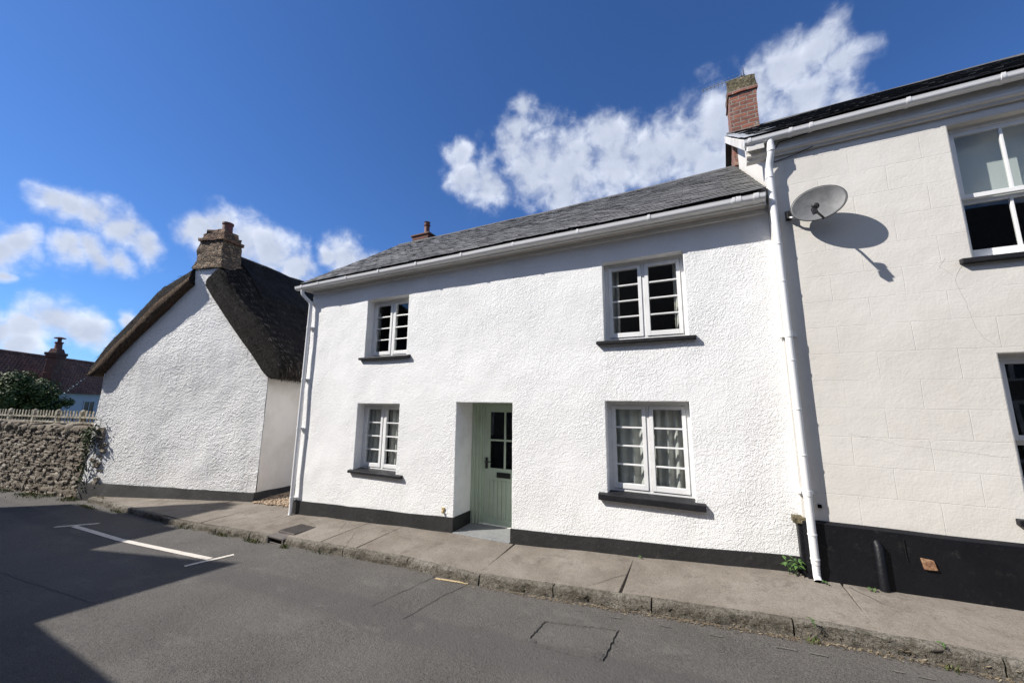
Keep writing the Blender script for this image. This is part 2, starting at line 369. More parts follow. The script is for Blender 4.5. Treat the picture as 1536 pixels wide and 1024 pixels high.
def asphalt(g, b):
    p = g.pos(); x, y, z = g.sep(p)
    # irregular edge of the smoother wheel-worn band
    yy = g.ma('ADD', y, g.ma('MULTIPLY', g.ma('SUBTRACT', g.noise(.9, 3), .5), .22))
    band = g.ma('MULTIPLY', g.step(yy, -2.22, -2.06), g.step(yy, -1.70, -1.80))
    rough_p = g.step(g.noise(.75, 3, .5, .2), .47, .6)
    agg = g.voro(85); fine = g.noise(210, 3, .7); lum = g.noise(1.0, 6, .62)
    c = g.ramp(lum, [(.3, (.080, .075, .069)), (.5, (.098, .091, .084)), (.72, (.118, .110, .101))])
    c = g.mix(g.ma('MULTIPLY', g.step(g.noise(160, 2, .6), .52, .75), .5), c, (.22, .205, .185))
    c = g.mix(g.ma('MULTIPLY', g.step(g.noise(120, 2, .6, 0, g.map(p, (1, 1, 1), (9, 2, 0))), .55, .72), .5), c, (.050, .046, .043))
    c = g.mix(g.ma('MULTIPLY', g.step(g.noise(58, 3, .7, 0, g.map(p, (1, 1, 1), (1, 8, 0))), .50, .64), .55), c, (.052, .048, .044))
    c = g.mix(g.ma('MULTIPLY', g.step(g.noise(70, 3, .7, 0, g.map(p, (1, 1, 1), (6, 3, 0))), .56, .68), .5), c, (.20, .188, .172))
    c = g.mix(g.ma('MULTIPLY', band, .7), c, (.066, .062, .060))
    c = g.mix(g.ma('MULTIPLY', g.step(yy, -1.25, -1.0), .25), c, (.155, .14, .12))
    c = g.mix(g.ma('MULTIPLY', g.step(g.noise(.5, 4, .6, 0, g.map(p, (.35, 1, 1), (5, 5, 0))), .55, .72), .3), c, (.085, .08, .077))
    c = g.mix(g.ma('MULTIPLY', g.step(g.noise(1.9, 5, .7, .3, g.map(p, (.6, 1.2, 1), (11, 4, 0))), .56, .66), .35), c, (.155, .145, .132))
    c = g.mix(g.ma('MULTIPLY', g.step(g.noise(6.5, 3, .6, 0, g.map(p, (1, 1, 1), (3, 12, 0))), .68, .76), .5), c, (.045, .042, .040))
    g.put(b.inputs['Base Color'], c)
    h = g.ma('ADD', g.ma('MULTIPLY', g.step(agg, .5, .05), g.ma('ADD', .35, g.ma('MULTIPLY', rough_p, .65))), g.ma('MULTIPLY', fine, .5))
    h = g.ma('MULTIPLY', h, g.ma('SUBTRACT', 1, g.ma('MULTIPLY', band, .7)))
    n = g.bump(h, .007, 1); n = g.bump(g.noise(48, 4, .72), .014, .9, n); n = g.bump(g.noise(15, 3, .6), .012, .6, n)
    g.put(b.inputs['Normal'], g.bump(g.noise(4, 3), .02, .5, n))
M_ROAD = mat('worn_asphalt', .1, .85, asphalt, spec=.3)
M_TAR = mat('dark_tar_line', .035, .7, lambda g, b: g.put(b.inputs['Base Color'], g.mix(g.noise(30, 3), (.03, .028, .027), (.07, .066, .062))))
def conc(c1, c2, c3):
    def fn(g, b):
        c = g.ramp(g.noise(1.5, 8, .72, .3), [(.34, c1), (.5, c2), (.66, c3)])
        c = g.mix(g.ma('MULTIPLY', g.step(g.noise(130, 2), .5, .75), .45), c, tuple(q * 1.5 for q in c3))
        c = g.mix(g.ma('MULTIPLY', g.step(g.noise(90, 2, .6, 0, g.map(g.pos(), (1, 1, 1), (3, 3, 3))), .58, .75), .5), c, tuple(q * .4 for q in c1))
        c = g.mix(g.ma('MULTIPLY', g.step(g.noise(2.6, 8, .8, .4), .52, .66), .55), c, tuple(q * .6 for q in c1))
        c = g.mix(g.ma('MULTIPLY', g.step(g.noise(45, 3, .7), .5, .68), .35), c, tuple(q * .55 for q in c1))
        g.put(b.inputs['Base Color'], c)
        n = g.bump(g.noise(75, 4, .7), .006, .9)
        g.put(b.inputs['Normal'], g.bump(g.noise(8, 4, .6), .015, .6, n))
    return fn
M_PAVE = mat('worn_concrete_paving', .2, .9, conc((.142, .121, .098), (.190, .165, .137), (.238, .211, .180)), spec=.25)
def kerbm(g, b):
    conc((.11, .097, .078), (.185, .166, .138), (.29, .27, .235))(g, b)
    y = g.sep(g.pos())[1]
    lk = b.inputs['Base Color'].links[0].from_socket
    g.put(b.inputs['Base Color'], g.mix(g.ma('MULTIPLY', g.step(g.noise(28, 5, .75), .47, .6), .6), lk, (.045, .040, .024)))
    nl = b.inputs['Normal'].links[0].from_socket
    g.put(b.inputs['Normal'], g.bump(g.noise(34, 5, .72), .03, 1, nl))
M_KERB = mat('rough_kerb_stone', .2, .95, kerbm, spec=.2)
M_SLABSTEP = mat('blue_grey_step_stone', .2, .8, conc((.17, .175, .175), (.21, .215, .215), (.25, .25, .245)))
M_STONE = mat('rubble_stone', .2, .9, lambda g, b: (
    g.put(b.inputs['Base Color'], g.mix(g.ma('MULTIPLY', g.step(g.noise(7, 5, .7), .5, .7), .4), g.ramp(g.island(), [(0, (.14, .118, .092)), (.45, (.215, .185, .148)), (.8, (.27, .235, .19)), (1, (.38, .345, .29))]), (.10, .082, .06))),
    g.put(b.inputs['Normal'], g.bump(g.noise(24, 5, .65), .03))), spec=.2)
M_MORTAR = mat('earth_mortar', .12, .95, lambda g, b: (g.put(b.inputs['Base Color'], g.mix(g.noise(14, 5, .7), (.12, .093, .066), (.06, .047, .034))), g.put(b.inputs['Normal'], g.bump(g.noise(30, 4), .03))))
M_PAINTLINE = mat('white_road_paint', .6, .75, lambda g, b: (g.put(b.inputs['Base Color'], g.mix(g.step(g.ma('ADD', g.ma('MULTIPLY', g.noise(55, 4, .7), .7), g.ma('MULTIPLY', g.noise(6, 3), .3)), .53, .63), (.56, .52, .46), (.24, .22, .20))), g.put(b.inputs['Normal'], g.bump(g.noise(120, 3), .004))))
M_WORNLINE = mat('worn_road_paint', .3, .8, lambda g, b: g.put(b.inputs['Base Color'], g.mix(g.step(g.noise(40, 4, .7), .36, .54), (.155, .142, .122), (.095, .089, .081))))
M_YELLOW = mat('faded_yellow_paint', .3, .8, lambda g, b: g.put(b.inputs['Base Color'], g.mix(g.step(g.noise(45, 4, .7), .5, .66), (.47, .36, .20), (.2, .165, .12))))
M_IRON = mat('worn_cast_iron', .1, .6, lambda g, b: (g.put(b.inputs['Base Color'], g.mix(g.noise(18, 4, .7), (.085, .075, .068), (.145, .128, .118))), g.put(b.inputs['Normal'], g.bump(g.noise(60, 3), .004))), spec=.4)
M_VOID = mat('dark_void', .006, 1.0, spec=0)
M_RUST = mat('rusty_plate', .2, .7, lambda g, b: g.put(b.inputs['Base Color'], g.ramp(g.noise(28, 5, .75), [(.35, (.06, .03, .018)), (.5, (.26, .13, .07)), (.65, (.40, .27, .16))])))
M_STAIN = mat('ochre_stain', .3, .8, lambda g, b: g.put(b.inputs['Base Color'], g.mix(g.noise(40, 4), (.62, .5, .24), (.25, .16, .05))))
M_DISH = mat('grey_mesh_dish', .2, .5, lambda g, b: (g.put(b.inputs['Base Color'], g.mix(g.step(g.noise(9, 5, .7), .35, .7), (.15, .153, .157), (.095, .097, .10)))), spec=.4)
M_DISHRIM = mat('dark_grey_plastic', .02, .45)
M_ALU = mat('aluminium_tube', .5, .35, metal=.8)
M_CRACK = mat('hairline_crack', .42, .9)
def leafy(stops, tr=.12):
    def fn(g, b):
        g.put(b.inputs['Base Color'], g.ramp(g.island(), stops)); b.inputs['Transmission Weight'].default_value = 0
    return fn
M_LEAF = mat('bush_leaf', .05, .6, leafy([(0, (.022, .036, .010)), (.5, (.055, .085, .022)), (1, (.12, .15, .04))]), spec=.3)
M_IVY = mat('ivy_leaf', .05, .5, leafy([(0, (.02, .034, .012)), (.5, (.045, .07, .02)), (1, (.075, .095, .03))]), spec=.15)
M_WEED = mat('weed_leaf', .05, .45, leafy([(0, (.035, .085, .02)), (1, (.08, .16, .035))]))
M_GRASS = mat('verge_grass', .1, .8, leafy([(0, (.045, .07, .018)), (.5, (.095, .12, .04)), (.8, (.17, .155, .075)), (1, (.23, .19, .11))]), spec=.2)
M_BARK = mat('brown_bark', .08, .9)
M_FIELD = mat('rough_grass_ground', .1, .95, lambda g, b: g.put(b.inputs['Base Color'], g.mix(g.noise(.8, 6, .7), (.05, .07, .025), (.11, .10, .06))))
M_GRAVEL = mat('tan_gravel', .3, .9, lambda g, b: g.put(b.inputs['Base Color'], g.ramp(g.island(), [(0, (.17, .12, .075)), (.6, (.32, .235, .155)), (1, (.45, .36, .27))])))
M_FENCE = mat('weathered_cream_fence', .4, .8, lambda g, b: g.put(b.inputs['Base Color'], g.mix(g.step(g.noise(10, 5, .7), .40, .58), (.46, .42, .33), (.13, .115, .08))))
M_FARWALL = mat('pale_far_render', .6, .8, lambda g, b: g.put(b.inputs['Base Color'], g.mix(g.noise(1.5, 4), (.55, .555, .56), (.46, .46, .46))))
M_OPP1 = mat('opposite_cream_render', .4, .85, lambda g, b: g.put(b.inputs['Base Color'], g.mix(g.noise(1.5, 4), (.2, .18, .155), (.16, .145, .125))))
M_OPP2 = mat('opposite_brick', .2, .9, bricks(XY, .225, .078, (.12, .06, .045), (.09, .045, .035), (.13, .11, .09)))

# ================================================================== ground, road, pavement, kerb
mb = MB(); mb.grid(lambda u, v: (u, v, -.74), [-400, -60, -12, 60, 400], [-400, -40, 40, 400])
mb.build('ground', M_FIELD)['kind'] = 'structure'

mb = MB()
xs = fr(-60, -16, 2)[:-1] + fr(-16, 6, .2) + fr(6, 40, 2)[1:]
mb.grid(lambda x, y: (x, y, road_z(x, y) + .012 * nz(x, y, 0, .6)), xs, fr(-6.1, -2.4, .3)[:-1] + fr(-2.4, .4, .2))
tag(mb.build('road', M_ROAD, smooth=180), kind='structure')

def back_edge(x):
    if x > -7.0: return .12
    if x > -9.02: return .40
    return .40 + (x + 9.08) * .28555 + .04
joints = [-13.3, -11.3, -9.55, -8.35, -7.05, -5.15, -4.42, -2.45, -.87, 1.02, 2.9, 5, 7.5, 10]
mb = MB()
def slab(x0, x1):
    us = fr(x0 + .005, x1 - .005, .14)
    sk = rnd.uniform(-.05, .05)
    top = lambda x, t: Vector((x + sk * (t - .5), -.944 + (back_edge(x) + .944) * t, 0))
    def P(u, v, w):
        x = x0 + .005 + (x1 - x0 - .01) * (u + 1) / 2
        q = top(x, (v + 1) / 2); z = pav_z(q.x, q.y) + .008 * nz(q.x, q.y, 3, 1.7) + .003 * nz(q.x, q.y, 7, 7)
        return Vector((q.x, q.y, z if w > 0 else z - .16))
    mb.subbox(P, max(2, round((x1 - x0) / .12)), 9, 1)
for a, b_ in zip(joints, joints[1:]): slab(a, b_)
mb.grid(lambda x, y: (x, y, pav_z(x, y) - .02), fr(-13.1, 10, .3), [-.9, .0])   # dirt at the bottom of the joints
tag(mb.build('pavement', M_PAVE, smooth=50, bevel=.006), kind='structure')

# hairline breaks in the concrete
mb = MB()
def crackline(pts, zf, w=.0022, h=.002):
    P = [Vector((x, y, zf(x, y) + h)) for x, y in pts]
    Q = []
    for a, b_ in zip(P, P[1:]):
        n = max(2, int((b_ - a).length / .05))
        for i in range(n):
            q = a.lerp(b_, i / n); q += Vector((nz(q.x, q.y, 5, 9) * .018, nz(q.x, q.y, 8, 9) * .018, 0)); q.z = zf(q.x, q.y) + h; Q.append(q)
    Q.append(P[-1]); L = []
    for i, q in enumerate(Q):
        t = (Q[min(i + 1, len(Q) - 1)] - Q[max(i - 1, 0)]); nn = Vector((-t.y, t.x, 0)).normalized() * w * (1 + .6 * nz(q.x, q.y, 2, 13))
        L += [q - nn, q + nn]
    mb.add(L, [(2 * i, 2 * i + 1, 2 * i + 3, 2 * i + 2) for i in range(len(Q) - 1)])
pz = lambda x, y: pav_z(x, y) + .008 * nz(x, y, 3, 1.7)+.003
for c in ([(-1.15, -.86), (-.86, -.5)], [(1.05, -.2), (1.22, -.46)], [(-5.6, -.1), (-5.3, -.5), (-5.45, -.84)], [(-6.6, -.2), (-5.9, -.45)], [(-4.8, -.1), (-4.95, -.5), (-4.7, -.85)]):
    crackline(c, pz)
tag(mb.build('pavement_cracks', M_TAR), kind='structure')

mb = MB()
def kerb_stone(x0, x1, drop=0):
    sd = rnd.uniform(0, 50)
    def P(u, v, w):
        x = x0 + .006 + (x1 - x0 - .012) * (u + 1) / 2; y = -.982 + .036 * v
        z = pav_z(x, y) - drop + .004 if w > 0 else None
        if w > -.99:
            f = (w + 1) / 2; z = road_z(x, y) - .06 + f * (pav_z(x, y) - drop + .004 - road_z(x, y) + .06)
        else: z = road_z(x, y) - .06
        a = .026 if v < 0 else .004
        y += a * nz(x, z + sd, 1, 9) * (1 if v < 0 else .3) + a * .7 * nz(x, z, sd, 23)
        if w > .9 and v < -.5: z -= .010 + .014 * nz(x, sd, 2, 8); y += .006
        z += .007 * nz(x, y, sd, 12) if w > 0 else 0
        return Vector((x, y, z))
    mb.subbox(P, max(4, round((x1 - x0) / .045)), 4, 5)
x = -13.2
while x < 9:
    L = rnd.uniform(.85, 1.35); x1 = x + L
    if x < -6.27 < x1 + .3: x1 = -6.27
    kerb_stone(x, x1, .0 if not -10.6 < x < -8.6 else .02)
    x = x1
    if abs(x + 6.27) < .01: x = -5.84
tag(mb.build('kerb', M_KERB, smooth=60), kind='structure')

# opposite footway (behind the camera)
mb = MB(); mb.grid(lambda x, y: (x, y, base(x) - .08), fr(-40, 20, 1), [-9.5, -6.0]); mb.grid(lambda x, t: (x, -6.0, base(x) - .08 - t), fr(-40, 20, 1), [.18, 0])
tag(mb.build('footway', M_PAVE), kind='structure')

# road markings, sheets 4 mm above the road
mb = MB()
rz = lambda x, y: road_z(x, y) + .012 * nz(x, y, 0, .6) + .006
def strip(a, b_, w0, w1=None):
    w1 = w1 or w0; a = Vector((*a, 0)); b_ = Vector((*b_, 0)); n = max(2, int((b_ - a).length / .1)); t = (b_ - a).normalized(); nn = Vector((-t.y, t.x, 0))
    vs = []
    for i in range(n + 1):
        q = a.lerp(b_, i / n); w = (w0 + (w1 - w0) * i / n) / 2
        for sg in (-1, 1):
            p = q + nn * w * sg * (1 + .05 * nz(q.x, q.y, sg, 11)); vs.append((p.x, p.y, rz(p.x, p.y)))
    mb.add(vs, [(2 * i, 2 * i + 1, 2 * i + 3, 2 * i + 2) for i in range(n)])
strip((-10.83, -1.86), (-6.36, -1.745), .085); strip((-11.1, -2.04), (-10.62, -1.58), .07); strip((-6.40, -2.02), (-6.20, -1.52), .075)
tag(mb.build('road_marking', M_PAINTLINE), kind='structure')
mb = MB(); strip((-2.95, -1.085), (-2.54, -1.02), .035); tag(mb.build('road_marking', M_YELLOW), kind='structure')
mb = MB()
x = -.9
while x < 2.6:
    L = rnd.uniform(.04, .14); strip((x, -1.19 - .045 * (x + .9) * .6 + rnd.uniform(-.008, .008)), (x + L, -1.19 - .045 * (x + .9 + L) * .6), rnd.uniform(.008, .018)); x += L + rnd.uniform(.05, .4)
tag(mb.build('road_marking', M_WORNLINE), kind='structure')
mb = MB()
rzz = lambda x, y: rz(x, y) - .003
crackline([(-2.71, -1.88), (-2.62, -1.3), (-2.50, -.98)], rzz, .004); crackline([(-3.16, -1.86), (-3.08, -1.5), (-2.98, -1.02)], rzz, .0035)
crackline([(-9.6, -3.1), (-8.2, -3.06), (-6.1, -2.95)], rzz, .006); crackline([(-13, -2.9), (-9.6, -3.1)], rzz, .005)
tag(mb.build('road_cracks', M_TAR), kind='structure')

# utility cover under the tarmac
mb = MB()
c4 = [(-1.46, -1.80), (-.82, -1.82), (-.80, -1.39), (-1.43, -1.47)]
def ridge(a, b_, w, h):
    a = Vector((*a, 0)); b_ = Vector((*b_, 0)); n = 16; t = (b_ - a).normalized(); nn = Vector((-t.y, t.x, 0)); vs = []
    for i in range(n + 1):
        q = a.lerp(b_, i / n) + nn * .012 * nz(i * .7, a.x, a.y)
        for o, hh in ((-1, -.006), (-.4, h), (.4, h * .8), (1, -.006)):
            p = q + nn * w * o; vs.append((p.x, p.y, rz(p.x, p.y) + hh * (1 + .6 * nz(i * .9, o, a.x))))
    mb.add(vs, [(4 * i + k, 4 * i + k + 1, 4 * i + k + 5, 4 * i + k + 4) for i in range(n) for k in range(3)])
for (a, b_), w in zip(zip(c4, c4[1:] + c4[:1]), (.014, .009, .004, .010)): ridge(a, b_, w, .006)
mb.stone((-.86, -1.78, road_z(-.86, -1.78)), (1, 0, 0), (0, 1, 0), (0, 0, 1), .045, .035, .016); mb.stone((-1.42, -1.78, road_z(-1.42, -1.78)), (1, 0, 0), (0, 1, 0), (0, 0, 1), .04, .03, .013)
tag(mb.build('utility_cover', M_ROAD, smooth=60), 'rectangular utility cover sunk under the tarmac near the kerb', 'utility cover')

# storm drain in the kerb
zd = pav_z(-6.05, -.9)
dr = empty('storm_drain', (-6.05, -.7, zd), 'iron kerb drain with dark slot and ribbed lid in the pavement', 'storm drain')
mb = MB(); y0 = -1.035
mb.box(-6.262, -6.225, y0, -.88, zd - .17, zd + .0); mb.box(-5.885, -5.848, y0, -.88, zd - .17, zd + .0); mb.box(-6.225, -5.885, y0, -.88, zd - .026, zd + .003)
mb.box(-6.225, -5.885, y0 + .02, y0 + .035, zd - .105, zd - .09)
mb.build('frame', M_IRON, dr, bevel=.006)
mb = MB(); mb.box(-6.225, -5.885, -.90, -.885, zd - .17, zd - .027); mb.box(-6.225, -5.885, y0 + .005, -.9, zd - .17, zd - .155); mb.build('slot', M_VOID, dr)
mb = MB(); mb.box(-6.25, -5.86, -.86, -.46, zd - .03, zd + .022)
for i in range(11):
    q = -6.235 + i * .036; mb.box(q, q + .016, -.845, -.475, zd + .0225, zd + .030)
mb.build('lid', M_IRON, dr, bevel=.003)

# ================================================================== wall builder
def wall_grid(mb, x0, x1, z0, z1, P, opens, step=.09, mrev=1):
    """openings: (ax, bx, az, bz, depth)"""
    xs = fr(x0, x1, step); zs = fr(z0, z1, step)
    def merge(L, keep): return sorted(set(keep) | {v for v in L if all(abs(v - k) > step * .45 for k in keep)} | {L[0], L[-1]})
    xs = merge(xs, {v for o in opens for v in o[0:2]}); zs = merge(zs, {v for o in opens for v in o[2:4]})
    vid = {}
    def V(i, j):
        if (i, j) not in vid: vid[i, j] = len(mb.v); mb.v.append(Vector(P(xs[i], zs[j], 0)))
        return vid[i, j]
    ins = lambda x, z: any(ax < x < bx and az < z < bz for ax, bx, az, bz, d in opens)
    for i in range(len(xs) - 1):
        for j in range(len(zs) - 1):
            if not ins((xs[i] + xs[i + 1]) / 2, (zs[j] + zs[j + 1]) / 2):
                mb.f.append((V(i, j), V(i + 1, j), V(i + 1, j + 1), V(i, j + 1))); mb.m.append(0)
    for ax, bx, az, bz, d in opens:
        ia, ib, ja, jb = xs.index(ax), xs.index(bx), zs.index(az), zs.index(bz)
        loop = [(i, ja) for i in range(ia, ib)] + [(ib, j) for j in range(ja, jb)] + [(i, jb) for i in range(ib, ia, -1)] + [(ia, j) for j in range(jb, ja, -1)]
        inner = []
        for i, j in loop: inner.append(len(mb.v)); mb.v.append(Vector(P(xs[i], zs[j], d)))
        n = len(loop)
        for k in range(n):
            mb.f.append((V(*loop[k]), V(*loop[(k + 1) % n]), inner[(k + 1) % n], inner[k])); mb.m.append(mrev)

# ================================================================== WHITE COTTAGE
cot = empty('white_cottage', (-3.2, 0, 0), 'two-storey white rough-rendered cottage with slate roof, black plinth and green door', 'cottage')
WINS = {'UL': (-5.58, -4.586, 2.70, 3.782), 'LL': (-5.648, -4.662, .715, 1.862), 'UR': (-1.161, -.150, 2.715, 3.795), 'LR': (-1.174, -.188, .80, 1.925)}
DOOR = (-3.487, -2.515, .0, 1.896)
def facP(x, z, d):
    w = .016 * nz(x, 0, z, .9) + .005 * nz(x, 3, z, 3.1)
    ex = .004 * nz(x, z, 9, 5)
    return (x + ex, d + (w if d == 0 else w * max(0, 1 - d / .1)), z + .004 * nz(z, x, 4, 5))
mb = MB()
wall_grid(mb, -7.17, .775, -.6, 4.20, facP, [(*WINS['UL'], .165), (*WINS['LL'], .165), (*WINS['UR'], .13), (*WINS['LR'], .13), (DOOR[0], DOOR[1], -.03, DOOR[3], .47)], .085)
prof = [(0, -.6), (0, 4.17), (2.5, 6.05), (5, 4.17), (5, -.6)]
mb.add([Vector((-7.17 + .004 * nz(-7.17, z, 9, 5), facP(-7.17, z, 0)[1] + .001, z)) for z in fr(-.6, 4.17, .3)] + [Vector((-7.17, y, z)) for y, z in prof[2:]], [tuple(range(len(fr(-.6, 4.17, .3)) + 3))])
mb.add([(-7.17, 5, -.6), (.775, 5, -.6), (.775, 5, 4.17), (-7.17, 5, 4.17)], [(0, 1, 2, 3)])
mb.build('wall', [M_WHITE, M_REVEAL], cot, bevel=.010, recalc=False)

# room walls behind the windows, their dimness put into the dark colour
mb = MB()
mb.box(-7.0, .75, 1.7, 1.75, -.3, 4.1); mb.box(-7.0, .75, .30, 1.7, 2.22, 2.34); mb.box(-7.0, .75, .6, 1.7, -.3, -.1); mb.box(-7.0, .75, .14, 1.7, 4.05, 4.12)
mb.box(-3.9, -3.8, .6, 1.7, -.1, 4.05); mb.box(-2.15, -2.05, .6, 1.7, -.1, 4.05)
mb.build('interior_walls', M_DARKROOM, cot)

# plinth: painted band standing slightly proud
def pl_top(x): return lerpt(x, [-7.08, -6.9, -3.45, -2.5, .76], [.04, .045, .205, .19, .40])
def plinth(mb, x0, x1, d0=-.012, ret0=None, ret1=None):
    us = fr(x0, x1, .12); n = len(us)
    vs = []
    for x in us:
        t = pl_top(x) + .012 * nz(x, 1, 1, 2.2) + .004 * nz(x, 1, 1, 11); w = facP(x, t, 0)[1]
        for y, z in ((w + .02, t), (w + d0 - .002, t - .004), (w + d0 - .006, t - .1), (w + d0 - .004, -.6), (w + .02, -.6)): vs.append((x, y, z))
    mb.add(vs, [(5 * i + k, 5 * (i + 1) + k, 5 * (i + 1) + k + 1, 5 * i + k + 1) for i in range(n - 1) for k in range(4)] + [(0, 1, 2, 3, 4), tuple(5 * (n - 1) + k for k in (4, 3, 2, 1, 0))])
mb = MB(); plinth(mb, -7.185, DOOR[0] + .006); plinth(mb, DOOR[1] - .002, .765)
mb.box(DOOR[0] - .01, DOOR[0] + .012, -.010, .46, -.1, .205); mb.box(DOOR[1] - .012, DOOR[1] + .01, -.010, .46, -.1, .19)
mb.box(-7.195, -7.16, .01, 5, -.6, .06)
mb.build('plinth', M_PLINTH, cot, smooth=40)

# roof: individual slates
SL = Vector((0, 2.72, 1.93)).normalized(); SN = Vector((0, -SL.z, SL.y))
def roof_pt(x, t): # t along the slope from the eaves
    sag = -.035 * math.sin(math.pi * min(1, max(0, (x + 7.3) / 8))) * (t / 3.3) + .012 * nz(x, t, 0, .8)
    return Vector((x, -.23, 4.262)) + SL * t + SN * sag
def slates(mb, x0, x1, tmax, pt, sl, sn, w, ex, th=.007):
    row = 0; t = 0
    while t < tmax - .02:
        x = x0 - (w / 2 if row % 2 else 0)
        while x < x1:
            a, b_ = max(x, x0), min(x + w, x1)
            if b_ - a > .03:
                j = rnd.uniform(-.006, .006); lift = .014 + rnd.uniform(0, .006); e2 = min(ex * 2.1, tmax - t + .02); tw = rnd.uniform(-.004, .004)
                p = []
                for dz in (0, th):
                    p += [pt(a + .002, t + j) + sn * (lift + dz + tw), pt(b_ - .002, t + j + tw) + sn * (lift + dz - tw), pt(b_ - .002, t + e2) + sn * (.001 + dz), pt(a + .002, t + e2) + sn * (.001 + dz)]
                mb.hexa(p)
            x += w
        t += ex; row += 1
mb = MB(); slates(mb, -7.30, .745, 3.32, roof_pt, SL, SN, .205, .122)
back = lambda x, t: Vector((x, 5.2, 4.262)) + Vector((0, -SL.y, SL.z)) * t
mb.grid(lambda x, t: back(x, t), [-7.3, .745], [0, 3.32])
mb.grid(lambda x, t: roof_pt(x, t) - SN * .012, fr(-7.28, .745, .5), fr(0, 3.3, .5))
mb.build('roof', M_SLATE, cot)
mb = MB()
top = roof_pt
for i in range(18):
    xa = -7.3 + i * 8.04 / 18; xb = xa + 8.04 / 18 - .008; vs = []
    for x in (xa, xb):
        c = roof_pt(x, 3.31) + Vector((0, .012, .0))
        for y, z in ((-.13, -.075), (-.05, .018), (0, .035), (.05, .018), (.13, -.075)): vs.append(c + Vector((0, y, z)))
    mb.add(vs, [(k, k + 1, k + 6, k + 5) for k in range(4)] + [(0, 1, 2, 3, 4)[::-1], (5, 6, 7, 8, 9)])
mb.build('ridge_tiles', M_RIDGE, cot, smooth=60)
# verge board at the left gable
mb = MB(); 
for s_ in (1,):
    mb.prism([(-7.27, -.2, 4.13), (-7.27, -.2, 4.25), (-7.27, 2.5, 6.17), (-7.27, 2.5, 6.02)], (.19, 0, 0))
mb.build('verge_board', M_UPVC, cot)
mb = MB(); mb.box(-7.27, .74, -.155, .05, 4.135, 4.147); mb.build('soffit', M_SOFFIT, cot)
mb = MB(); mb.box(-7.17, .74, -.03, .04, 4.085, 4.134); mb.build('wall_board', M_UPVC, cot, bevel=.004)
mb = MB(); mb.box(-7.27, .74, -.165, -.143, 4.13, 4.25); mb.build('fascia', M_UPVC, cot, bevel=.004)

def gut_prof(yc, r, n):
    cs = [(math.cos(math.pi * k / n), math.sin(math.pi * k / n)) for k in range(n + 1)]
    return [(yc - r * math.copysign(abs(c) ** .62, c), -r * 1.12 * s_ ** .85) for c, s_ in cs]
def gutter(mb, x0, x1, yc, zc, r, n=10, caps=True, slope=0):
    prof = gut_prof(yc, r, n)
    prof = [(prof[0][0] - .003, .006)] + prof + [(prof[-1][0], .006)]
    inner = [(yc + (y - yc) * .93, z * .93 + .001) for y, z in prof][::-1]
    full = prof + inner; m = len(full); us = fr(x0, x1, .5); vs = []
    for x in us:
        for y, z in full: vs.append((x, y + .006 * nz(x, 1, 2, .5), zc + z + slope * (x - x0) + .006 * nz(x, 5, 2, .6)))
    mb.add(vs, [(m * i + k, m * i + (k + 1) % m, m * (i + 1) + (k + 1) % m, m * (i + 1) + k) for i in range(len(us) - 1) for k in range(m)])
    if caps:
        for x in (x0, x1):
            d = -.006 if x == x0 else .006
            h = [(x, y, zc + z) for y, z in prof]; mb.prism(h, (d, 0, 0))
def clip(mb, x, yc, zc, r, w=.03, n=10):
    prof = gut_prof(yc, r, n)
    prof = [(prof[0][0], .007)] + prof + [(prof[-1][0], .007)]
    out = [(yc + (y - yc) * 1.10, z * 1.10 if z < 0 else z + .004) for y, z in prof]
    inn = [(yc + (y - yc) * 1.01, z * 1.01 if z < 0 else z) for y, z in prof]
    m = len(out)
    vs = [(xx, y, zc + z) for xx in (x - w / 2, x + w / 2) for y, z in out + inn[::-1]]; q = 2 * m
    mb.add(vs, [(k, (k + 1) % q, q + (k + 1) % q, q + k) for k in range(q)] + [(k, k + 1, q - 2 - k, q - 1 - k) for k in range(m - 1)] + [(q + k, q + q - 1 - k, q + q - 2 - k, q + k + 1) for k in range(m - 1)])
YC, ZC = -.212, 4.215
mb = MB(); gutter(mb, -7.42, .725, YC, ZC, .061); gut = mb.build('gutter', M_GUTTER, cot, smooth=50)
def clip_part(x, yc, zc, r, w, gutter_):
    mb = MB(); clip(mb, x, yc, zc, r, w); mb.build('bracket', M_GUTTER, gutter_, smooth=50)
for x in (-6.72, -5.93, -5.1, -4.24, -3.32, -2.40, -1.42, -.50, .42): clip_part(x, YC, ZC, .061, .03, gut)
for x in (-7.22, .47, .64): clip_part(x, YC, ZC, .061, .05, gut)

# downpipe at the left corner
def pipe_path(pts, r=.16):
    out = []
    P = [Vector(p) for p in pts]
    out.append(P[0])
    for a, b_, c in zip(P, P[1:], P[2:]):
        d1 = (a - b_).normalized(); d2 = (c - b_).normalized(); rr = min(.05, (a - b_).length / 2.2, (c - b_).length / 2.2)
        for k in range(5):
            t = k / 4; p = (b_ + d1 * rr) * (1 - t) ** 2 + b_ * 2 * t * (1 - t) + (b_ + d2 * rr) * t * t; out.append(p)
    out.append(P[-1]); return out
mb = MB(); XL = -7.125
mb.tube(pipe_path([(-7.25, YC, 4.17), (-7.25, YC, 4.06), (XL, -.085, 3.88), (XL, -.085, .02)]), .034, 16)
mb.tube([(XL, -.085, .04), (XL, -.085, -.19), (XL, -.10, -.215)], .030, 16)
dp = mb.build('downpipe', M_GUTTER, cot, smooth=40)
for z in (3.86, 3.35, 2.3, 1.35, .06):
    mb = MB(); mb.tube([(XL, -.085, z), (XL, -.085, z + .05)], .0385, 16); mb.box(XL - .055, XL + .055, -.05, -.005, z + .01, z + .04); mb.build('pipe_clip', M_GUTTER, dp, smooth=40)

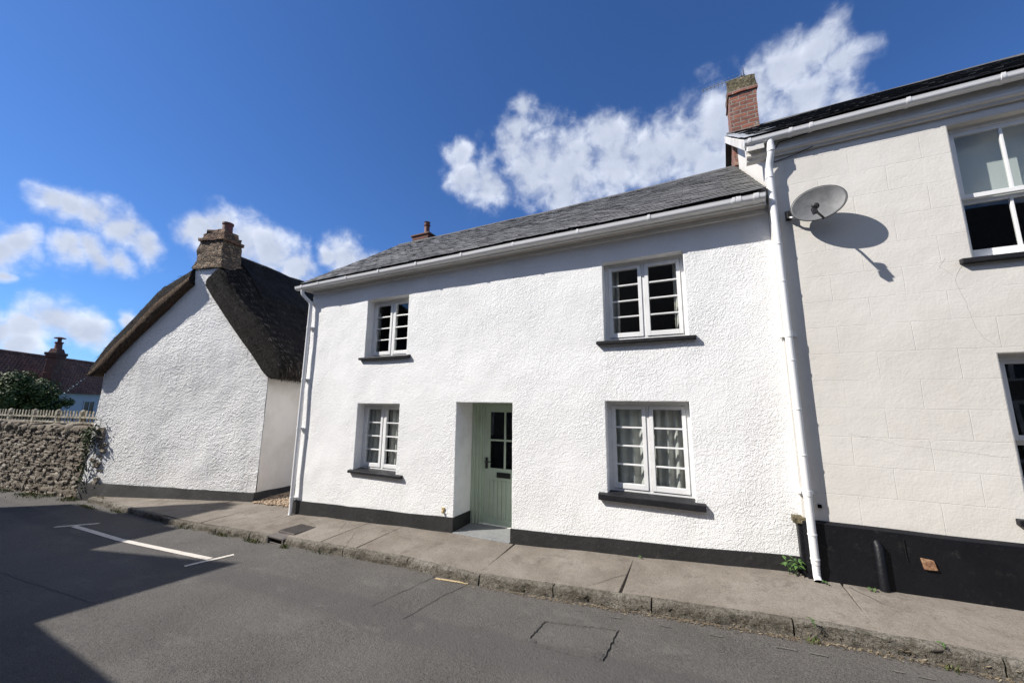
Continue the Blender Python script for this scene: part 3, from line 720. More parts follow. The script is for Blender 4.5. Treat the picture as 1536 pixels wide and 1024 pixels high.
# windows
def casement_window(key):
    x0, x1, z0, z1 = WINS[key]; y = .165 if key[1] == 'L' else .13; fw = .048; cx = (x0 + x1) / 2
    mb = MB(); e = .025
    for a, b_, c, d in ((x0 - e, x0 + fw, z0 - e, z1 + e), (x1 - fw, x1 + e, z0 - e, z1 + e), (x0 + fw, x1 - fw, z1 - fw, z1 + e), (x0 + fw, x1 - fw, z0 - e, z0 + fw)):
        mb.box(a, b_, y - .001, y + .07, c, d)
    mb.box(cx - .018, cx + .018, y - .0015, y + .07, z0 + fw, z1 - fw)
    win = mb.build('window', M_UPVC, cot, bevel=.004)
    for sg in (0, 1):
        a = x0 + fw + .003 if sg == 0 else cx + .021; b_ = cx - .021 if sg == 0 else x1 - fw - .003
        c, d = z0 + fw + .003, z1 - fw - .003; sw = .046
        mb = MB(); ya, yb = y + .006 - .018, y + .045
        mb.box(a, a + sw, ya, yb, c, d); mb.box(b_ - sw, b_, ya, yb, c, d); mb.box(a + sw, b_ - sw, ya + .0005, yb, d - sw, d); mb.box(a + sw, b_ - sw, ya + .0005, yb, c, c + sw * 1.35)
        g0, g1 = c + sw * 1.35, d - sw
        for k in range(1, 4):
            zz = g0 + (g1 - g0) * k / 4; mb.box(a + sw, b_ - sw, ya + .006, yb - .004, zz - .0095, zz + .0095)
        mb.build('casement', M_UPVC, win, bevel=.003)
        mb = MB(); mb.box(a + sw - .005, b_ - sw + .005, y + .016, y + .020, g0 - .005, g1 + .005); mb.build('pane', M_GLASS, win)
    th = .085 if key == 'LR' else .055
    sx0, sx1 = {'UL': (-5.675, -4.485), 'LL': (-5.735, -4.505), 'UR': (-1.262, -.063), 'LR': (-1.285, -.083)}[key]
    mb = MB()
    zt = z0 + .004; w = .055
    mb.hexa([(sx0, -w, zt - th), (sx1, -w, zt - th), (sx1, .03, zt - th), (sx0, .03, zt - th), (sx0, -w, zt - .012), (sx1, -w, zt - .012), (sx1, .03, zt + .004), (sx0, .03, zt + .004)])
    mb.hexa([(x0 + .004, .03, zt - th), (x1 - .004, .03, zt - th), (x1 - .004, y - .002, zt - th), (x0 + .004, y - .002, zt - th), (x0 + .004, .03, zt + .0035), (x1 - .004, .03, zt + .0035), (x1 - .004, y - .002, zt + .016), (x0 + .004, y - .002, zt + .016)])
    mb.build('sill', M_SILL, win, bevel=.007)
for k in WINS: casement_window(k)

# curtains
def curtain(name, x0, x1, z0, z1, y, m, label, waves=6, amp=.03, gather=0, group=None):
    mb = MB()
    def P(u, v):
        t = (v - z0) / (z1 - z0); s = (u - x0) / (x1 - x0)
        sq = 1 - gather * math.sin(math.pi * min(1, max(0, 1 - t)) * .5) ** 2
        xx = x0 + (x1 - x0) * s * sq if gather >= 0 else x1 - (x1 - x0) * (1 - s) * (1 + gather * (1 - t))
        ph = s * waves * 2 * math.pi + 1.3 * nz(s * 3, t * 1.4, x0, 1)
        return (xx, y + amp * math.sin(ph) * (1 - .3 * t) + .012 * nz(s * 6, t * 3, x1, 1), v)
    mb.grid(P, fr(x0, x1, abs(x1 - x0) / (waves * 8)), fr(z0, z1, .06))
    return tag(mb.build(name, m, smooth=180, solid=.004), label, 'curtain', group)
curtain('curtain', -5.62, -5.20, .62, 1.92, .27, M_CURTAIN2, 'grey curtain in left half of the ground floor window beside the green door', 4)
curtain('curtain', -5.12, -4.66, .62, 1.92, .27, M_CURTAIN, 'pale curtain in right half of the ground floor window beside the green door', 4)
curtain('curtain', -1.30, -.70, .62, 1.99, .24, M_CURTAIN2, 'grey draped curtain in left half of the large ground floor window', 4, .035)
curtain('curtain', -.66, -.12, .62, 1.99, .26, M_CURTAIN2, 'grey draped curtain in right half of the large ground floor window', 5, .04)
curtain('curtain', -1.24, -1.00, 2.62, 3.86, .28, M_CURTAIN, 'pale curtain drawn back at left of the upper window above the large one', 3, .02)
curtain('curtain', -.30, -.10, 2.62, 3.86, .28, M_CURTAIN, 'pale curtain drawn back at right of the upper window above the large one', 3, .02)
curtain('curtain', -4.80, -4.56, 2.6, 3.85, .30, M_CURTAIN2, 'narrow grey curtain edge at the right side of the small upper left window', 3, .02)

# door
mb = MB(); dx0, dx1, dz1 = DOOR[0], DOOR[1], DOOR[3]
for k, (w, ya, yb) in enumerate(((.06, .455, .60), (.115, .475, .60), (.165, .495, .60), (.20, .512, .60))):
    pw = (0, .06, .115, .165)[k]
    mb.box(dx0 + pw - (.04 if k == 0 else 0), dx0 + w, ya, yb, -.04, dz1 - pw * .35 + .03); mb.box(dx1 - w * .3, dx1 - pw * .3 + (.04 if k == 0 else 0), ya, yb, -.04, dz1 - pw * .35 + .03)
    mb.box(dx0 + w, dx1 - w * .3, ya, yb, dz1 - w * .28, dz1 - pw * .28 + (.04 if k == 0 else 0))
mb.build('door_frame', M_GREEN, cot, bevel=.006)
LX0, LX1, LY = -3.285, -2.56, .525
door = MB()
sw = .10; GZ0, GZ1, BT = .87, 1.75, .69
mb = door
mb.box(LX0, LX0 + sw, LY, LY + .04, .03, 1.842); mb.box(LX1 - sw, LX1, LY, LY + .04, .03, 1.842)
mb.box(LX0 + sw, LX1 - sw, LY + .0006, LY + .04, GZ1, 1.842); mb.box(LX0 + sw, LX1 - sw, LY + .0006, LY + .04, BT, GZ0); mb.box(LX0 + sw, LX1 - sw, LY + .0006, LY + .04, .03, .115)
n = 7; bw = (LX1 - LX0 - 2 * sw) / n
for i in range(n):
    a = LX0 + sw + i * bw; mb.hexa([(a + .0035, LY + .010, .115), (a + bw - .0035, LY + .010, .115), (a + bw, LY + .03, .115), (a, LY + .03, .115), (a + .0035, LY + .010, BT), (a + bw - .0035, LY + .010, BT), (a + bw, LY + .03, BT), (a, LY + .03, BT)])
cxm = -2.915
mb.box(cxm - .014, cxm + .014, LY + .005, LY + .035, GZ0, GZ1); hz = 1.305; mb.box(LX0 + sw, cxm - .014, LY + .0055, LY + .035, hz - .014, hz + .014); mb.box(cxm + .014, LX1 - sw, LY + .0055, LY + .035, hz - .014, hz + .014)
door = mb.build('door', M_GREEN, cot, bevel=.003)
mb = MB(); mb.box(LX0 + sw - .005, LX1 - sw + .005, LY + .018, LY + .022, GZ0 - .005, GZ1 + .005); mb.build('pane', M_GLASS, door)
mb = MB(); hx = LX0 + .052
mb.box(hx - .021, hx + .021, LY - .012, LY + .001, .86, 1.03); mb.tube([(hx, LY - .01, .965), (hx, LY - .05, .965)], .011, 10); mb.tube([(hx, LY - .05, .965), (hx + .06, LY - .052, .972), (hx + .125, LY - .048, .966)], [.012, .010, .008], 10)
mb.build('handle', M_BLACKMETAL, door, smooth=40, bevel=.002)
mb = MB(); mb.box(-3.045, -2.80, LY - .009, LY + .0003, .735, .815); mb.box(-3.03, -2.815, LY - .014, LY - .0092, .75, .80); mb.build('letterbox', M_BLACKMETAL, door, bevel=.003)
mb = MB(); mb.hexa([(dx0 + .013, -.03, -.06), (dx1 - .013, -.03, -.06), (dx1 - .013, .50, -.06), (dx0 + .013, .50, -.06), (dx0 + .013, -.03, .008), (dx1 - .013, -.03, .014), (dx1 - .013, .50, .022), (dx0 + .013, .50, .022)])
mb.build('doorstep', M_SLABSTEP, cot, bevel=.008)
mb = MB(); mb.box(LX0 - .05, LX1 + .03, .47, .56, .0225, .034); mb.build('threshold', M_OLDWOOD, cot, bevel=.004)
# small stained pipe stub beside the door
mb = MB(); mb.tube([(-3.67, .03, .268), (-3.67, -.028, .262)], [.02, .017], 10); mb.box(-3.692, -3.648, -.012, .03, .29, .325)
mb.build('pipe_stub', M_STAIN, cot, smooth=40)
# chimney on the ridge, left end
mb = MB(); ch = MB().box(-6.84, -6.29, 2.45, 2.95, 5.9, 6.31)
ch.box(-6.88, -6.25, 2.42, 2.98, 6.31, 6.36)
ch = ch.build('chimney', M_DKBRICK, cot, bevel=.012)
mb = MB(); mb.lathe((-6.47, 2.6, 6.35), [(.085, 0), (.085, .06), (.072, .09), (.068, .26), (.088, .275), (.088, .30), (.064, .305), (.075, .37), (.085, .375), (.06, .39)], 18); mb.build('chimney_pot', M_POT, ch, smooth=40)

# ================================================================== CREAM HOUSE
CX0 = .775; CY = -.10
crm = empty('cream_house', (3, CY, .3), 'tall cream rendered house with lined block courses, sash windows and black plinth', 'house')
W1 = (2.28, 3.06, 3.25, 4.61); W2 = (2.315, 3.10, .985, 2.355)
mb = MB()
cP = lambda x, z, d: (x, CY + d + (.008 * nz(x, 8, z, .8) + .002 * nz(x, 8, z, 4)) * (d == 0), z)
wall_grid(mb, CX0, 8.2, -.4, 4.85, cP, [(*W1, .085), (*W2, .085), (5.2, 5.98, 3.25, 4.61, .085), (5.2, 5.98, .985, 2.355, .085)], .13, 0)
# side wall with the gable
mb.add([(CX0, CY + cP(CX0, z, 0)[1] + .1, z) for z in fr(-.4, 4.85, .13)] + [(CX0, 2.4, 6.72), (CX0, 5.2, 4.7), (CX0, 5.2, -.4)], [tuple(range(len(fr(-.4, 4.85, .13)) + 3))])
mb.build('wall', M_CREAM, crm, bevel=.012, recalc=False)
mb = MB(); mb.box(CX0 + .05, 8.1, 1.5, 1.55, -.2, 4.8); mb.box(CX0 + .05, 8.1, .25, 1.5, 2.6, 2.75); mb.box(CX0 + .05, 8.1, .1, 1.5, 4.70, 4.78); mb.build('interior_walls', M_DARKROOM, crm)  # partition and floors in the same darkened colour, to keep the panes dark
# plinth
mb = MB(); us = fr(CX0 - .012, 8.2, .15); vs = []
for x in us:
    t = .78 + .006 * nz(x, 4, 4, 2)
    for y, z in ((CY + .03, t + .012), (CY - .012, t + .004), (CY - .038, t - .018), (CY - .044 + .006 * nz(x, 1, 7, 2), -.2), (CY + .03, -.2)): vs.append((x, y, z))
mb.add(vs, [(5 * i + k, 5 * (i + 1) + k, 5 * (i + 1) + k + 1, 5 * i + k + 1) for i in range(len(us) - 1) for k in range(4)] + [(0, 1, 2, 3, 4)])
mb.build('plinth', M_PLINTH2, crm, smooth=40)
mb = MB(); mb.box(.69, .80, -.125, -.005, .735, .80); mb.hexa([(.735, -.11, .2), (.78, -.11, .2), (.78, .01, .2), (.735, .01, .2), (.725, -.11, .735), (.78, -.11, .735), (.78, .01, .735), (.725, .01, .735)], 1)
mb.build('corner_stop', [M_LICHEN, M_PLINTH2], crm, bevel=.012)
# cable guard and rust patch on the plinth
mb = MB(); mb.tube([(1.305, CY - .02, .662), (1.31, CY - .052, .63), (1.315, CY - .055, .2)], [.026, .036, .038], 12); mb.build('cable_guard', M_PLINTH2, crm, smooth=50)
mb = MB(); mb.hexa([(1.60, CY - .058, .49), (1.685, CY - .058, .495), (1.685, CY - .03, .495), (1.60, CY - .03, .49), (1.585, CY - .055, .58), (1.668, CY - .056, .572), (1.668, CY - .03, .572), (1.585, CY - .03, .58)]); mb.build('rusty_plate', M_RUST, crm, bevel=.003)
mb = MB()
mb.tube([(1.49, CY - .046, .72), (1.493, CY - .047, .6), (1.497, CY - .048, .545)], .0028, 6); mb.build('plinth_crack', M_BLACKMETAL, crm)
def wallcrack(pts, r):
    Q = []; mb = MB()
    for a, b_ in zip(pts, pts[1:]):
        for i in range(8):
            t = i / 8; x = a[0] + (b_[0] - a[0]) * t; z = a[1] + (b_[1] - a[1]) * t
            x += .012 * nz(x, z, 1, 14); z += .012 * nz(x, z, 5, 14); Q.append((x, cP(x, z, 0)[1] - .0003, z))
    mb.tube(Q, r, 5); mb.build('wall_crack', M_CRACK, crm)
wallcrack([(2.19, 3.18), (2.13, 3.05), (2.17, 2.86), (2.20, 2.66), (2.24, 2.5), (2.32, 2.42)], .0012)
wallcrack([(1.23, 1.62), (1.6, 1.53), (2.0, 1.50), (2.31, 1.46)], .0007)
wallcrack([(2.1, 3.28), (2.05, 3.2), (2.14, 3.1)], .001)
# cornice
mb = MB(); xa, xb = .60, 8.4
def prof_run(mb, prof, x0, x1): mb.prism([(x0, y, z) for y, z in prof], (x1 - x0, 0, 0))
prof_run(mb, [(CY + .05, 4.70), (CY - .03, 4.70), (CY - .035, 4.725), (CY - .06, 4.735), (CY - .068, 4.752), (CY - .06, 4.77), (CY - .045, 4.778), (CY - .055, 4.90), (CY + .05, 4.90)], xa, xb)
mb.build('cornice', M_OLDWOOD, crm, smooth=35)
GY, GZ = -.213, 4.905
mb = MB(); gutter(mb, .585, 8.3, GY, GZ, .05); g2 = mb.build('gutter', M_GUTTER, crm, smooth=50)
for x in (.63, 1.02, 1.20, 1.98, 2.62, 3.4, 4.2, 5, 5.8): clip_part(x, GY, GZ, .05, .03, g2)
RS = Vector((0, 2.62, 1.86)).normalized(); RN = Vector((0, -RS.z, RS.y))
rp = lambda x, t: Vector((x, -.225, 4.945)) + RS * t + RN * .012 * nz(x, t, 5, 1.1)
mb = MB(); slates(mb, .70, 8.4, 3.2, rp, RS, RN, .25, .17, .008)
mb.grid(lambda x, t: Vector((x, 5.03, 4.945)) + Vector((0, -RS.y, RS.z)) * t, [.62, 8.4], [0, 3.21])
mb.grid(lambda x, t: rp(x, t) - RN * .014, fr(.62, 8.4, .5), fr(0, 3.2, .5))
mb.build('roof', M_SLATE2, crm)
mb = MB(); mb.prism([(.64, 2.4 + y, 6.80 + z) for y, z in ((-.13, -.08), (-.05, .02), (.05, .02), (.13, -.08))], (7.7, 0, 0)); mb.build('ridge_tiles', M_RIDGE, crm)
# verge: bargeboard and lead
mb = MB(); a = RS; 
p0 = Vector((.60, -.235, 4.79)); mb.hexa([p0 + Vector((0, 0, -.02)), p0 + Vector((.17, 0, -.02)), p0 + RS * 3.2 + Vector((.17, 0, 0)), p0 + RS * 3.2, p0 + Vector((0, 0, .125)), p0 + Vector((.17, 0, .125)), p0 + RS * 3.2 + Vector((.17, 0, .125)), p0 + RS * 3.2 + Vector((0, 0, .125))])
mb.build('bargeboard', M_OLDWOOD, crm, bevel=.006)
mb = MB(); mb.grid(lambda x, t: rp(x, t) + RN * (.018 + .012 * nz(x, t, 2, 4)), fr(.585, 1.02, .06), fr(.02, 2.5, .08))
mb.build('lead_flashing', M_LEAD, crm, smooth=60, solid=.004)
# chimney
mb = MB(); c0 = (.72, 1.14, 2.30, 2.78)
def taper(mb, x0, x1, y0, y1, z0, z1, k, n=6, m=None, amp=.012):
    def P(u, v, w):
        t = (w + 1) / 2; x = (x0 + x1) / 2 + u * (x1 - x0) / 2 * (1 - k * t); y = (y0 + y1) / 2 + v * (y1 - y0) / 2 * (1 - k * t); z = z0 + (z1 - z0) * t
        return Vector((x + amp * nz(x, y, z, 6), y + amp * nz(y, x, z, 6), z + amp * .6 * nz(z, x, y, 7)))
    mb.subbox(P, n, n, n * 2, m)
taper(mb, .715, 1.145, 2.28, 2.80, 6.1, 7.52, .02)
taper(mb, .695, 1.165, 2.26, 2.82, 7.50, 7.57, 0, 5, None, .02)
chm = mb.build('chimney', M_BRICK, crm, smooth=40)
mb = MB(); taper(mb, .705, 1.155, 2.27, 2.81, 7.56, 7.80, .05, 7, None, .03); mb.build('chimney_cap', M_LICHEN, chm, smooth=50)
# sash windows
def sash(x0, x1, z0, z1, blind, sill_l):
    y = CY + .085; fw = .04; e = .025; mb = MB()
    for a, b_, c, d in ((x0 - e, x0 + fw, z0 - e, z1 + e), (x1 - fw, x1 + e, z0 - e, z1 + e), (x0 + fw, x1 - fw, z1 - fw, z1 + e), (x0 + fw, x1 - fw, z0 - e, z0 + .03)): mb.box(a, b_, y - .001, y + .12, c, d)
    win = mb.build('window', M_UPVC, crm, bevel=.004)
    zm = z0 + (z1 - z0) * .455; cx = (x0 + x1) / 2; sw = .042
    for k, (c, d, yy) in enumerate(((zm, z1 - fw, y + .015), (z0 + .03, zm + .0, y + .06))):
        a, b_ = x0 + fw + .002, x1 - fw - .002; mb = MB(); lo = .045 if k == 0 else .085; hi = sw if k == 0 else .04
        mb.box(a, a + sw - .01, yy, yy + .04, c, d); mb.box(b_ - sw + .01, b_, yy, yy + .04, c, d); mb.box(a + sw - .01, b_ - sw + .01, yy + .0005, yy + .04, d - hi, d); mb.box(a + sw - .01, b_ - sw + .01, yy + .0005, yy + .04, c, c + lo)
        mb.box(cx - .011, cx + .011, yy + .004, yy + .036, c + lo, d - hi)
        mb.build('sash', M_UPVC, win, bevel=.004)
        mb = MB(); mb.box(a + sw - .015, b_ - sw + .015, yy + .018, yy + .022, c + lo - .005, d - hi + .005); mb.build('pane', M_GLASS, win)
    mb = MB(); mb.hexa([(sill_l, CY - .05, z0 - .055), (x1 + .08, CY - .05, z0 - .055), (x1 + .08, CY + .08, z0 - .055), (sill_l, CY + .08, z0 - .055), (sill_l, CY - .05, z0 - .008), (x1 + .08, CY - .05, z0 - .008), (x1 + .08, CY + .08, z0 + .005), (sill_l, CY + .08, z0 + .005)])
    mb.build('sill', M_SILL, win, bevel=.006)
    return zm
zm = sash(*W1, True, 2.185); sash(*W2, False, 2.225); sash(5.2, 5.98, 3.25, 4.61, False, 5.1); sash(5.2, 5.98, .985, 2.355, False, 5.1)
mb = MB(); mb.box(W1[0] + .05, W1[1] - .05, CY + .235, CY + .239, zm + .02, W1[3] - .02); mb.tube([(W1[0] + .05, CY + .237, zm + .02), (W1[1] - .05, CY + .237, zm + .02)], .009, 8)
tag(mb.build('roller_blind', M_BLIND), 'pale roller blind pulled half down in the upper sash window of the cream house', 'blind')
# downpipe between the houses
XR, YR = .825, -.172
mb = MB(); mb.tube(pipe_path([(.83, GY, 4.86), (.83, GY, 4.72), (.80, YR, 4.56), (.80, YR, 4.4), (XR, YR, .5), (XR, YR, .40)]), .035, 18)
mb.tube([(XR, YR, .42), (XR, YR, .30), (XR + .002, YR - .035, .262)], [.031, .031, .034], 18, False)
dp = mb.build('downpipe', M_GUTTER, crm, smooth=40)
mb = MB(); mb.tube([(XR + .0015, YR - .024, .272), (XR + .002, YR - .032, .264)], .0285, 16); mb.build('outlet_hole', M_VOID, dp)
for z in (4.72, 4.42):
    mb = MB(); mb.tube([(.80 if z < 4.6 else .83, YR if z < 4.6 else GY, z), (.80 if z < 4.6 else .83, YR if z < 4.6 else GY, z + .05)], .0405, 16); mb.build('pipe_collar', M_GUTTER, dp, smooth=40)
for z in (4.1, 3.62, 3.2, 2.6, 2.35, 1.85, 1.4, 1.02, .66, .44):
    xx = .80 + (XR - .80) * (4.4 - z) / 3.9; mb = MB(); mb.tube([(xx, YR, z), (xx, YR, z + (.012 if z not in (2.6, 1.02) else .05))], .0395, 16)
    if z in (2.6, 1.02): mb.box(.76, .89, CY - .02, CY - .002, z + .008, z + .042); mb.box(.745, .775, -.14, -.02, z + .008, z + .04)
    mb.build('pipe_collar', M_GUTTER, dp, smooth=40)
mb = MB(); mb.tube([(.86, -.165, 4.74), (.92, -.17, 4.83), (1.2, -.168, 4.86), (1.7, -.168, 4.875), (2.6, -.168, 4.88)], .006, 6); mb.tube([(.86, -.11, 4.64), (1.05, -.118, 4.665), (1.22, -.135, 4.705)], .005, 6); mb.build('cable', M_BLACKMETAL, crm)
mb = MB(); mb.box(.905, .935, CY - .02, CY, .905, .935); mb.build('pipe_hole', M_VOID, crm)

# TV aerial on the brick chimney
ae = empty('tv_aerial', (.92, 2.5, 7.8), 'thin tv aerial on top of the orange brick chimney', 'aerial')
mb = MB(); mb.tube([(.96, 2.5, 7.70), (.96, 2.5, 7.99)], .012, 8); mb.build('mast', M_ALU, ae, smooth=40)
A0, A1 = Vector((1.03, 2.46, 7.97)), Vector((.30, 2.58, 8.02)); mb = MB(); mb.tube([A0, A1], .008, 8); mb.build('boom', M_ALU, ae)
dn = (A1 - A0).normalized(); cr = Vector((-dn.y, dn.x, 0))
for i in range(11):
    c = A0.lerp(A1, .08 + i * .088); h = .10 - .004 * i; mb = MB(); mb.tube([c - cr * h, c + cr * h], .004, 6); mb.build('director', M_ALU, ae)
mb = MB(); c = A0.lerp(A1, .03); mb.obox(c + Vector((0, 0, .0)), cr, dn, (0, 0, 1), .12, .004, .07); mb.build('reflector', M_BLACKMETAL, ae)
mb = MB(); mb.lathe((.97, 2.5, 7.93), [(.02, 0), (.03, .02), (.03, .06), (.015, .08)], 10); mb.build('clamp', M_BLACKMETAL, ae)

# satellite dish
az, el, ro = R(-13.9), R(2.6), R(5.1)
n_ = Vector((math.sin(az) * math.cos(el), -math.cos(az) * math.cos(el), math.sin(el))); u_ = Vector((math.cos(az), math.sin(az), 0)); v_ = n_.cross(u_); v_ = v_ if v_.z > 0 else -v_
u2 = u_ * math.cos(ro) + v_ * math.sin(ro); v2 = v_ * math.cos(ro) - u_ * math.sin(ro); DC = Vector((1.168, -.276, 3.973)); DW, DH = .232, .183
dish = empty('satellite_dish', (.95, CY, 3.96), 'grey satellite dish on a wall arm beside the downpipe of the cream house', 'satellite dish')
mb = MB(); rings = [0, .2, .4, .6, .8, .93, 1.0]; NS = 48; vs = [DC - n_ * .035]; fs = []
for r in rings[1:]:
    for k in range(NS):
        q = 2 * math.pi * k / NS; vs.append(DC + u2 * DW * r * math.cos(q) + v2 * DH * r * math.sin(q) - n_ * .035 * (1 - r * r))
fs += [(0, 1 + k, 1 + (k + 1) % NS) for k in range(NS)]
for i in range(len(rings) - 2): fs += [(1 + i * NS + k, 1 + (i + 1) * NS + k, 1 + (i + 1) * NS + (k + 1) % NS, 1 + i * NS + (k + 1) % NS) for k in range(NS)]
mb.add(vs, fs); mb.build('reflector', M_DISH, dish, smooth=180, solid=.004)
mb = MB(); mb.tube([DC + u2 * DW * math.cos(2 * math.pi * k / NS) + v2 * DH * math.sin(2 * math.pi * k / NS) for k in range(NS + 1)], .0045, 8, False); mb.build('rim', M_DISHRIM, dish, smooth=180)
LNB = Vector((1.085, -.50, 3.845)); root = DC - v2 * DH * .97 + u2 * .01 - n_ * .01
mb = MB(); mb.tube([root, root + n_ * .05 - v2 * .012, LNB + Vector((.005, .03, -.028))], [.010, .011, .011], 10); mb.build('feed_arm', M_DISHRIM, dish, smooth=40)
mb = MB(); dl = (DC - LNB).normalized(); mb.tube([LNB - dl * .045, LNB - dl * .04, LNB + dl * .02, LNB + dl * .021, LNB + dl * .045], [.02, .024, .024, .033, .033], 16)
mb.obox(LNB + Vector((-.01, -.01, -.045)), (1, 0, .2), (0, 1, 0), (-.2, 0, 1), .02, .022, .034); mb.build('receiver', M_DISHRIM, dish, smooth=40, bevel=.003)
mb = MB(); mb.obox(DC - n_ * .065 - v2 * .03, u2, v2, n_, .03, .05, .022); mb.build('back_bracket', M_BLACKMETAL, dish, bevel=.004)
BR = Vector((.935, CY, 3.965)); mb = MB(); mb.tube(pipe_path([BR + Vector((0, -.01, -.02)), BR + Vector((.01, -.075, -.055)), DC - n_ * .10 + Vector((0, 0, -.13)), DC - n_ * .09 + Vector((0, 0, .02))]), .013, 10); mb.build('wall_arm', M_ALU, dish, smooth=40)
mb = MB(); mb.box(.91, .965, CY - .012, CY + .002, 3.91, 4.02); mb.obox(BR + Vector((0, -.03, -.01)), (1, 0, 0), (0, 1, 0), (0, 0, 1), .017, .028, .038); mb.build('wall_plate', M_BLACKMETAL, dish, bevel=.003)

# ================================================================== THATCHED COTTAGE
tc = empty('thatched_cottage', tuple(gp(2.4, 2, -.35)), 'old white rendered cottage gable end under a dark thatched roof', 'cottage')
def gab(s): # wall top under the thatch
    return lerpt(s, [-.05, .012, 1.369, 1.76, 1.78, 2.57, 2.59, 3.378, 4.25, 4.95, 5.1], [2.5, 2.55, 3.95, 4.6, 5.17, 5.17, 4.85, 4.08, 3.26, 2.55, 2.45])
mb = MB()
ss = fr(-.0, 4.93, .1)
def gw(s, z):
    lean = .02 * (2.5 - z) if z < 2.5 else 0
    f = (s - 2.46) / 2.46
    q = gp(s + f * .03 * (1.2 - min(z, 2.5)) / 1.5, .04 * nz(s, z, 1, .8) + .012 * nz(s, z, 2, 2.6) - lean * .6, z)
    return q
zs = fr(-.9, 2.5, .1); ts = fr(0, 1, .045)
mb.grid(lambda s, z: gw(s, z), ss, zs)
mb.grid(lambda s, t: gw(s, 2.5 + t * max(.0, gab(s) + .12 - 2.5)), ss, ts)
# white shaft up to the chimney
mb.hexa([gp(1.74, .015, 4.3), gp(2.62, .015, 4.3), gp(2.62, .45, 4.3), gp(1.74, .45, 4.3), gp(1.80, .005, 5.28), gp(2.565, .005, 5.28), gp(2.565, .45, 5.28), gp(1.80, .45, 5.28)])
mb.build('wall', M_GABLE, tc, smooth=50)
mb = MB()
mb.grid(lambda d, z: gp(-.003 - .015 * nz(d, z, 4, 1.2) - .012 * (1.2 - z) / 1.5, d, z), fr(.0, 7, .2), fr(-.9, 2.75, .15))
mb.grid(lambda d, z: gp(4.93, d, z), [0, 7], [-.9, 2.75])
mb.build('side_wall', M_CREAMSIDE, tc, smooth=50)
mb = MB()
def plb(s, o): return -.105 + .014 * nz(s, o, 1, 2) + .006 * nz(s, o, 1, 9)
vs = []; us = fr(-.02, 4.99, .1)
for s in us:
    t = plb(s, 2)
    for d, z in ((.03, t + .004), (-.052 + .03 * nz(s, t, 1, .8), t - .004), (-.075 + .02 * nz(s, 3, 3, 1.5), -.28), (-.085 + .02 * nz(s, 5, 3, 1.5), -.9)): vs.append(gp(s, d, z))
mb.add(vs, [(4 * i + k, 4 * (i + 1) + k, 4 * (i + 1) + k + 1, 4 * i + k + 1) for i in range(len(us) - 1) for k in range(3)])
vs = []; us = fr(-.055, 7, .2)
for d in us:
    t = plb(d, 9) - .05 * d / 1.2
    for s, z in ((.02, t), (-.035, t - .004), (-.05, -.9)): vs.append(gp(s, d, z))
mb.add(vs, [(3 * i + k, 3 * (i + 1) + k, 3 * (i + 1) + k + 1, 3 * i + k + 1) for i in range(len(us) - 1) for k in range(2)])
mb.add([gp(-.02, -.052, plb(-.02, 2)), gp(-.035, -.055, plb(0, 9)), gp(-.05, -.055, -.9), gp(-.02, -.085, -.9)], [(0, 1, 2, 3)])
mb.build('plinth', M_PLINTH3, tc, smooth=50)
# thatch: outer and inner profile across the gable
OUT = [(-.42, 2.42), (-.46, 2.62), (-.30, 2.95), (.25, 3.55), (.9, 4.24), (1.4, 4.82), (1.78, 5.22), (1.99, 5.46), (2.18, 5.54), (2.38, 5.46), (2.57, 5.30), (3.43, 4.83), (4.05, 4.30), (4.7, 3.62), (5.22, 2.95), (5.36, 2.66), (5.30, 2.54)]
INN = [(-.42, 2.42), (-.2, 2.40), (.012, 2.52), (.45, 3.0), (1.0, 3.57), (1.62, 4.26), (2.03, 4.74), (2.10, 4.84), (2.18, 4.88), (2.36, 4.86), (2.50, 4.80), (3.37, 4.06), (3.9, 3.56), (4.45, 3.04), (4.93, 2.56), (5.15, 2.48), (5.30, 2.54)]
MIDA, MIDB = 6 * 4, 10 * 4
def spl(pts, n):
    out = []
    L = len(pts)
    for i in range(L - 1):
        p0, p1, p2, p3 = (Vector(pts[max(i - 1, 0)]), Vector(pts[i]), Vector(pts[i + 1]), Vector(pts[min(i + 2, L - 1)]))
        for k in range(n):
            t = k / n; out.append(.5 * ((2 * p1) + (p2 - p0) * t + (2 * p0 - 5 * p1 + 4 * p2 - p3) * t * t + (3 * p1 - p0 - 3 * p2 + p3) * t ** 3))
    out.append(Vector(pts[-1])); return out
O, I = spl(OUT, 4), spl(INN, 4); NP = len(O)
def thp(i, d, k=0):
    """outer surface: index along the profile, d back from the verge; the verge edge is rounded"""
    o, q = O[i], I[i]; D = Vector((d, 0))
    rr = .22; sh = max(0, 1 - max(0, d + .13) / rr); f = 1 - (1 - math.sqrt(max(0, 1 - sh * sh))) * .55
    p = q.lerp(o, f); nrm = .05 * nz(p.x, d, p.y, 1.3) + .02 * nz(p.x, d, p.y, 4)
    dirv = (o - q); dirv = dirv.normalized() if dirv.length > .01 else Vector((0, 0))
    # the ridge sags a little towards the back, then rises
    p = p + dirv * nrm + Vector((0, (.25 * min(1, max(0, (d - .12) / .45)) ** 1.2 + .14 * min(1, max(0, d) / 3.5)) * max(0, 1 - abs(p.x - 2.2) / 2.1)))
    return gp(p.x, d, p.y)
ds = [-.13, -.10, -.05, .02, .1, .2] + fr(.35, 7.2, .22)
mb = MB()
dsf = [-.13, -.10, -.05, .02, .1, .2, .35, .5]; dsb = fr(.5, 7.2, .22)
RA, RM, RL = list(range(0, MIDA + 1)), list(range(MIDA, MIDB + 1)), list(range(MIDB, NP))
mb.grid(lambda i, d: thp(int(i), d), list(range(NP)), dsb)
for rr_ in (RA, RL): mb.grid(lambda i, d: thp(int(i), d), rr_, dsf)
